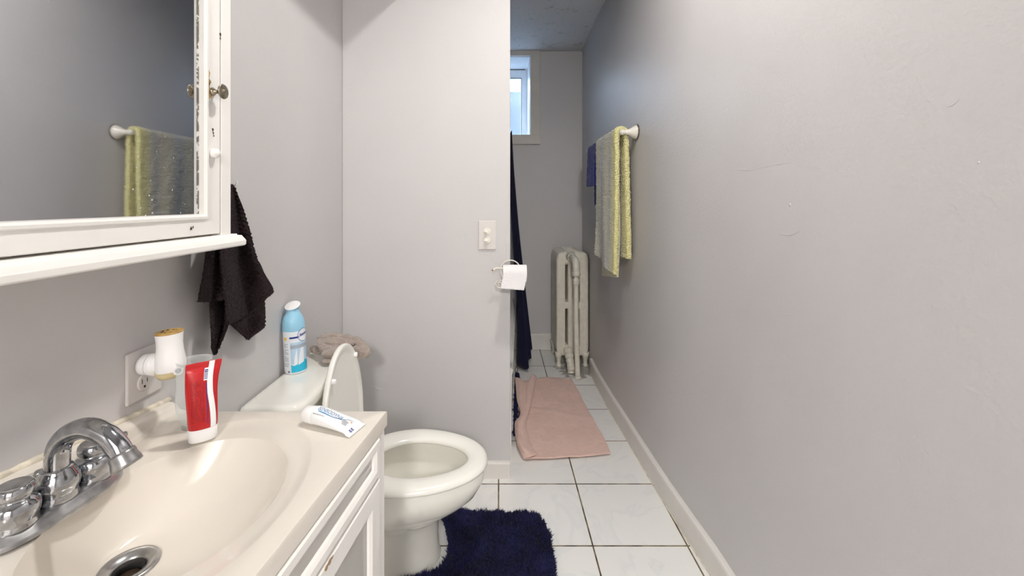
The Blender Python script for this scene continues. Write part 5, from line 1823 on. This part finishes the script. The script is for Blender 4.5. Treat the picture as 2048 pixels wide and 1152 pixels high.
# hanging sheet: over the top and down the front
rows = []
for k in range(9):
    t = PI / 2 + PI / 2 * k / 8
    rows.append((rc.y + (rr_ + 0.0008) * math.cos(t), rc.z + (rr_ + 0.0008) * math.sin(t), 0))
for k in range(1, 14):
    rows.append((rc.y - rr_ - 0.001 - 0.006 * (k / 13) ** 1.5, rc.z - 0.052 * k / 13, k / 13))
G = []
for (y, z, f) in rows:
    row = []
    for i in range(40):
        u = i / 39
        x = rx_0 + (rx_1 - rx_0) * u - 0.010 * f * (1 - u) - 0.012 * f * u
        zz2 = z - 0.006 * f * u + (0.002 * noise.noise(Vector((u * 20, 0, 0))) if f > 0.98 else 0)
        row.append(Vector((x, y + 0.0006 * noise.noise(Vector((u * 30, z * 300, 0))), zz2)))
    G.append(row)
V, Fc = grid_solid(G, 0.0006)
from_vf('hanging_sheet', V, Fc, M_paper, RL)
bm = bmesh.new(); lathe(bm, [(0.0188, 0.0), (0.0188, rx_1 - rx_0)], (rx_0, rc.y, rc.z), (1, 0, 0), 32, cap0=False, cap1=False)
from_bm('cardboard_core', bm, mat('cardboard', (150, 122, 96), 0.9), RL)

# ------------------------------------------------------------------ towel bar and towels on the right wall
BX, BZ, BY0, BY1 = 0.5535, EYE + 0.318, 1.943, 2.68
TBR = thing('towel_bar', (BX, (BY0 + BY1) / 2, BZ), 'white enamelled towel bar with flared end posts on the right wall', 'towel bar')
bm = bmesh.new(); tube(bm, [(BX, BY0, BZ), (BX, BY1, BZ)], 0.0085, 20)
from_bm('bar', bm, M_barwhite, TBR, smooth=True)
for Y in (BY0, BY1):
    wx_ = wall_x(Y)
    L_ = wx_ - BX
    bm = bmesh.new()
    lathe(bm, [(0.0, -0.014), (0.008, -0.012), (0.0125, -0.005), (0.013, 0.001), (0.0105, 0.008), (0.0098, 0.012), (0.0115, 0.014), (0.0120, 0.018), (0.0135, L_ * 0.45), (0.020, L_ * 0.60), (0.029, L_ * 0.82), (0.0335, L_ - 0.004), (0.0335, L_)], (BX, Y, BZ), (1, 0, 0.0), 36, cap0=False)
    post = from_bm('end_post', bm, M_barwhite, TBR, smooth=True)
    bm = bmesh.new(); lathe(bm, [(0.0340, L_ - 0.0055), (0.0356, L_ - 0.003), (0.0356, L_ + 0.001)], (BX, Y, BZ), (1, 0, 0), 36, cap0=False)
    from_bm('worn_flange', bm, M_barworn, post, smooth=True)

def bar_towel(name, y0, y1, front_len, back_len, thick, m, label, parent_fuzz, xoff_f, xoff_b, seed, front_skew=0.0, wob=0.008, fuzz=(22000, 0.0045, 0.0012), extra=None, group=None):
    """towel folded over the bar: profile in XZ swept along Y"""
    R0 = 0.0085 + thick / 2 + 0.001
    nu, nf, nb_ = 120, 200, 150
    G = []
    def frontz(u): return front_len + front_skew * u
    prof_n = nf + 16 + nb_
    for k in range(prof_n):
        row = []
        for i in range(nu):
            u = i / (nu - 1)
            y = y0 + (y1 - y0) * u
            if k < nf:
                s = 1 - k / nf                      # 1 at the bottom of the front
                z = BZ - frontz(u) * s
                x = BX - R0 - xoff_f * s ** 0.6 + wob * s * math.sin(u * 7 + seed + 2.0 * s) + 0.3 * wob * math.sin(u * 17 + s * 5 + seed)* s
                y += 0.012 * s * math.sin(seed + u * 3)
            elif k < nf + 16:
                t = PI - PI * (k - nf) / 15
                x = BX + R0 * math.cos(t); z = BZ + R0 * math.sin(t)
            else:
                s = (k - nf - 16 + 1) / nb_
                z = BZ - back_len * s
                x = BX + R0 + xoff_b * s ** 0.6 + 0.5 * wob * s * math.sin(u * 6 + seed + 1)
                x = min(x, wall_x(y) - thick / 2 - 0.006)
            row.append(Vector((x, y, z)))
        G.append(row)
    V, Fc = grid_solid(G, thick, lambda p: 0.0022 * ns(p, 150, seed) + 0.002 * ns(p, 40, seed))
    return V, Fc

# yellow bath towel: two layers in front, one behind
YT = thing('bath_towel', (BX, 1.955, BZ), 'pale yellow and grey striped bath towel folded over the towel bar', 'towel')
V, Fc = bar_towel('', 1.957, 2.345, 0.648, 0.575, 0.021, None, '', None, 0.004, 0.010, 1.0, front_skew=-0.045, wob=0.010)
Vs, Fs = strands(V, Fc, 30000, 0.0040, 0.0016, 0.7, up=(0, 0, -0.25))
V2, F2 = merge([(V, Fc), (Vs, Fs)])
from_vf('outer_layer', V2, F2, M_yellowtowel, YT)
# the inner fold hanging lower between front and back
rows = []
for k in range(5):
    z = BZ - 0.30 - 0.365 * k / 4
    rows.append([Vector((BX - 0.004 * k / 4 + 0.003 * math.sin(k + i), 2.00 + 0.31 * i / 5, z - 0.045 * k / 4 * i / 5)) for i in range(6)])
V, Fc = grid_solid(loft(rows, 40, 50), 0.009, lambda p: 0.0012 * ns(p, 90, 2.0))
Vs, Fs = strands(V, Fc, 6000, 0.003, 0.0011, 0.5)
V, Fc = merge([(V, Fc), (Vs, Fs)])
from_vf('inner_fold', V, Fc, M_yellowplain, YT)

NT = thing('hand_towel', (BX, 2.45, BZ), 'navy blue hand towel on the towel bar beyond the yellow towel', 'towel')
V, Fc = bar_towel('', 2.385, 2.60, 0.222, 0.335, 0.013, None, '', None, 0.004, 0.010, 3.0, front_skew=0.0, wob=0.006)
Vs, Fs = strands(V, Fc, 9000, 0.0032, 0.0012, 0.55)
V, Fc = merge([(V, Fc), (Vs, Fs)])
from_vf('towel_cloth', V, Fc, M_navytowel, NT)

# ------------------------------------------------------------------ ceiling lamp (above the frame)
CL = thing('ceiling_lamp', (0.17, 0.98, EYE + 1.36), 'round ceiling lamp above the walkway between vanity and right wall', 'ceiling lamp')
bm = bmesh.new(); lathe(bm, [(0.07, 0), (0.075, -0.008), (0.06, -0.015), (0.03, -0.02)], (0.17, 0.98, HN), (0, 0, 1), 32)
from_bm('canopy', bm, M_white, CL, smooth=True)
bm = bmesh.new(); lathe(bm, [(0.022, HN - 0.02 - (EYE + 1.36)), (0.05, 0.085), (0.085, 0.055), (0.105, 0.012), (0.102, 0.010), (0.080, 0.050), (0.045, 0.078), (0.018, 0.088)], (0.17, 0.98, EYE + 1.36), (0, 0, 1), 40)
from_bm('lamp_shade', bm, M_white, CL, smooth=True)

# ------------------------------------------------------------------ blisters, runs and scratches in the old paint
WR = bpy.data.objects['wall_right']; WM = bpy.data.objects['wall_middle']; WLf = bpy.data.objects['wall_left']
def wall_point(x, y):
    Y = 1.0
    for _ in range(40):
        Y = wall_x(Y) * F / (x - 1000.0)
        Y = min(max(Y, 0.2), 3.2)
    return Vector((wall_x(Y), Y, EYE - (y - 405.0) * Y / F))
def ridge(parent, pts, rad, flat, mt):
    bm = bmesh.new()
    tube(bm, pts, lambda t: rad * (0.25 + math.sin(PI * min(max(t, 0.02), 0.98))), 8, max(8, 4 * len(pts)), flat=1.0)
    o = from_bm('paint_ridge', bm, mt, parent, smooth=True)
    return o
for pl, rd in (([(1472, 339), (1490, 340), (1508, 341)], 0.0006), ([(1510, 338), (1540, 332), (1580, 325)], 0.0003), ([(1892, 214), (1905, 210), (1920, 198)], 0.0007),
               ([(1373, 440), (1382, 441), (1392, 443)], 0.0007), ([(1475, 612), (1485, 620), (1500, 624)], 0.0007), ([(1560, 468), (1580, 470), (1602, 462)], 0.0006),
               ([(1374, 434), (1384, 444), (1390, 452)], 0.0004), ([(1562, 629), (1590, 630)], 0.0004)):
    ridge(WR, [wall_point(*p) for p in pl], rd, 1, M_wall)
for (x, y, r0) in ((1580, 410, 0.0045), (1957, 325, 0.0022), (1775, 341, 0.0014), (1677, 430, 0.0012), (1712, 196, 0.0014)):
    c = wall_point(x, y)
    bm = bmesh.new(); lathe(bm, [(r0, -0.0005), (r0 * 0.8, r0 * 0.10), (r0 * 0.4, r0 * 0.2), (r0 * 0.05, r0 * 0.24)], c, (-1, 0, 0), 18, 1.0, 1.2)
    from_bm('paint_blister', bm, M_wall, WR, smooth=True)
def part_point(x, y): return ondepth(x, y, YP)
for pl, rd in (([(690, 170), (700, 168), (702, 180), (703, 196)], 0.0007), ([(962, 512), (972, 508), (982, 516)], 0.0010), ([(985, 520), (992, 526), (1000, 528)], 0.0011), ([(975, 506), (985, 512), (990, 520)], 0.0008),
               ([(720, 120), (722, 40), (723, 0)], 0.0003), ([(740, 771), (752, 776), (766, 780)], 0.0008), ([(1010, 470), (1012, 500), (1011, 530)], 0.0005)):
    ridge(WM, [part_point(*p) for p in pl], rd, 1, M_wall_smooth)
for (x, y, r0) in ((639, 624, 0.003), (684, 632, 0.0022), (496, 442, 0.002), (655, 690, 0.0018)):
    c = onwall(x, y, XL) if x < 683 else part_point(x + 3, y)
    bm = bmesh.new(); lathe(bm, [(r0, -0.0005), (r0 * 0.8, r0 * 0.15), (r0 * 0.4, r0 * 0.3), (r0 * 0.05, r0 * 0.34)], c, (1, 0, 0) if x < 683 else (0, -1, 0), 14, 1.0, 1.2)
    from_bm('paint_blister', bm, M_wall_smooth, WLf if x < 683 else WM, smooth=True)
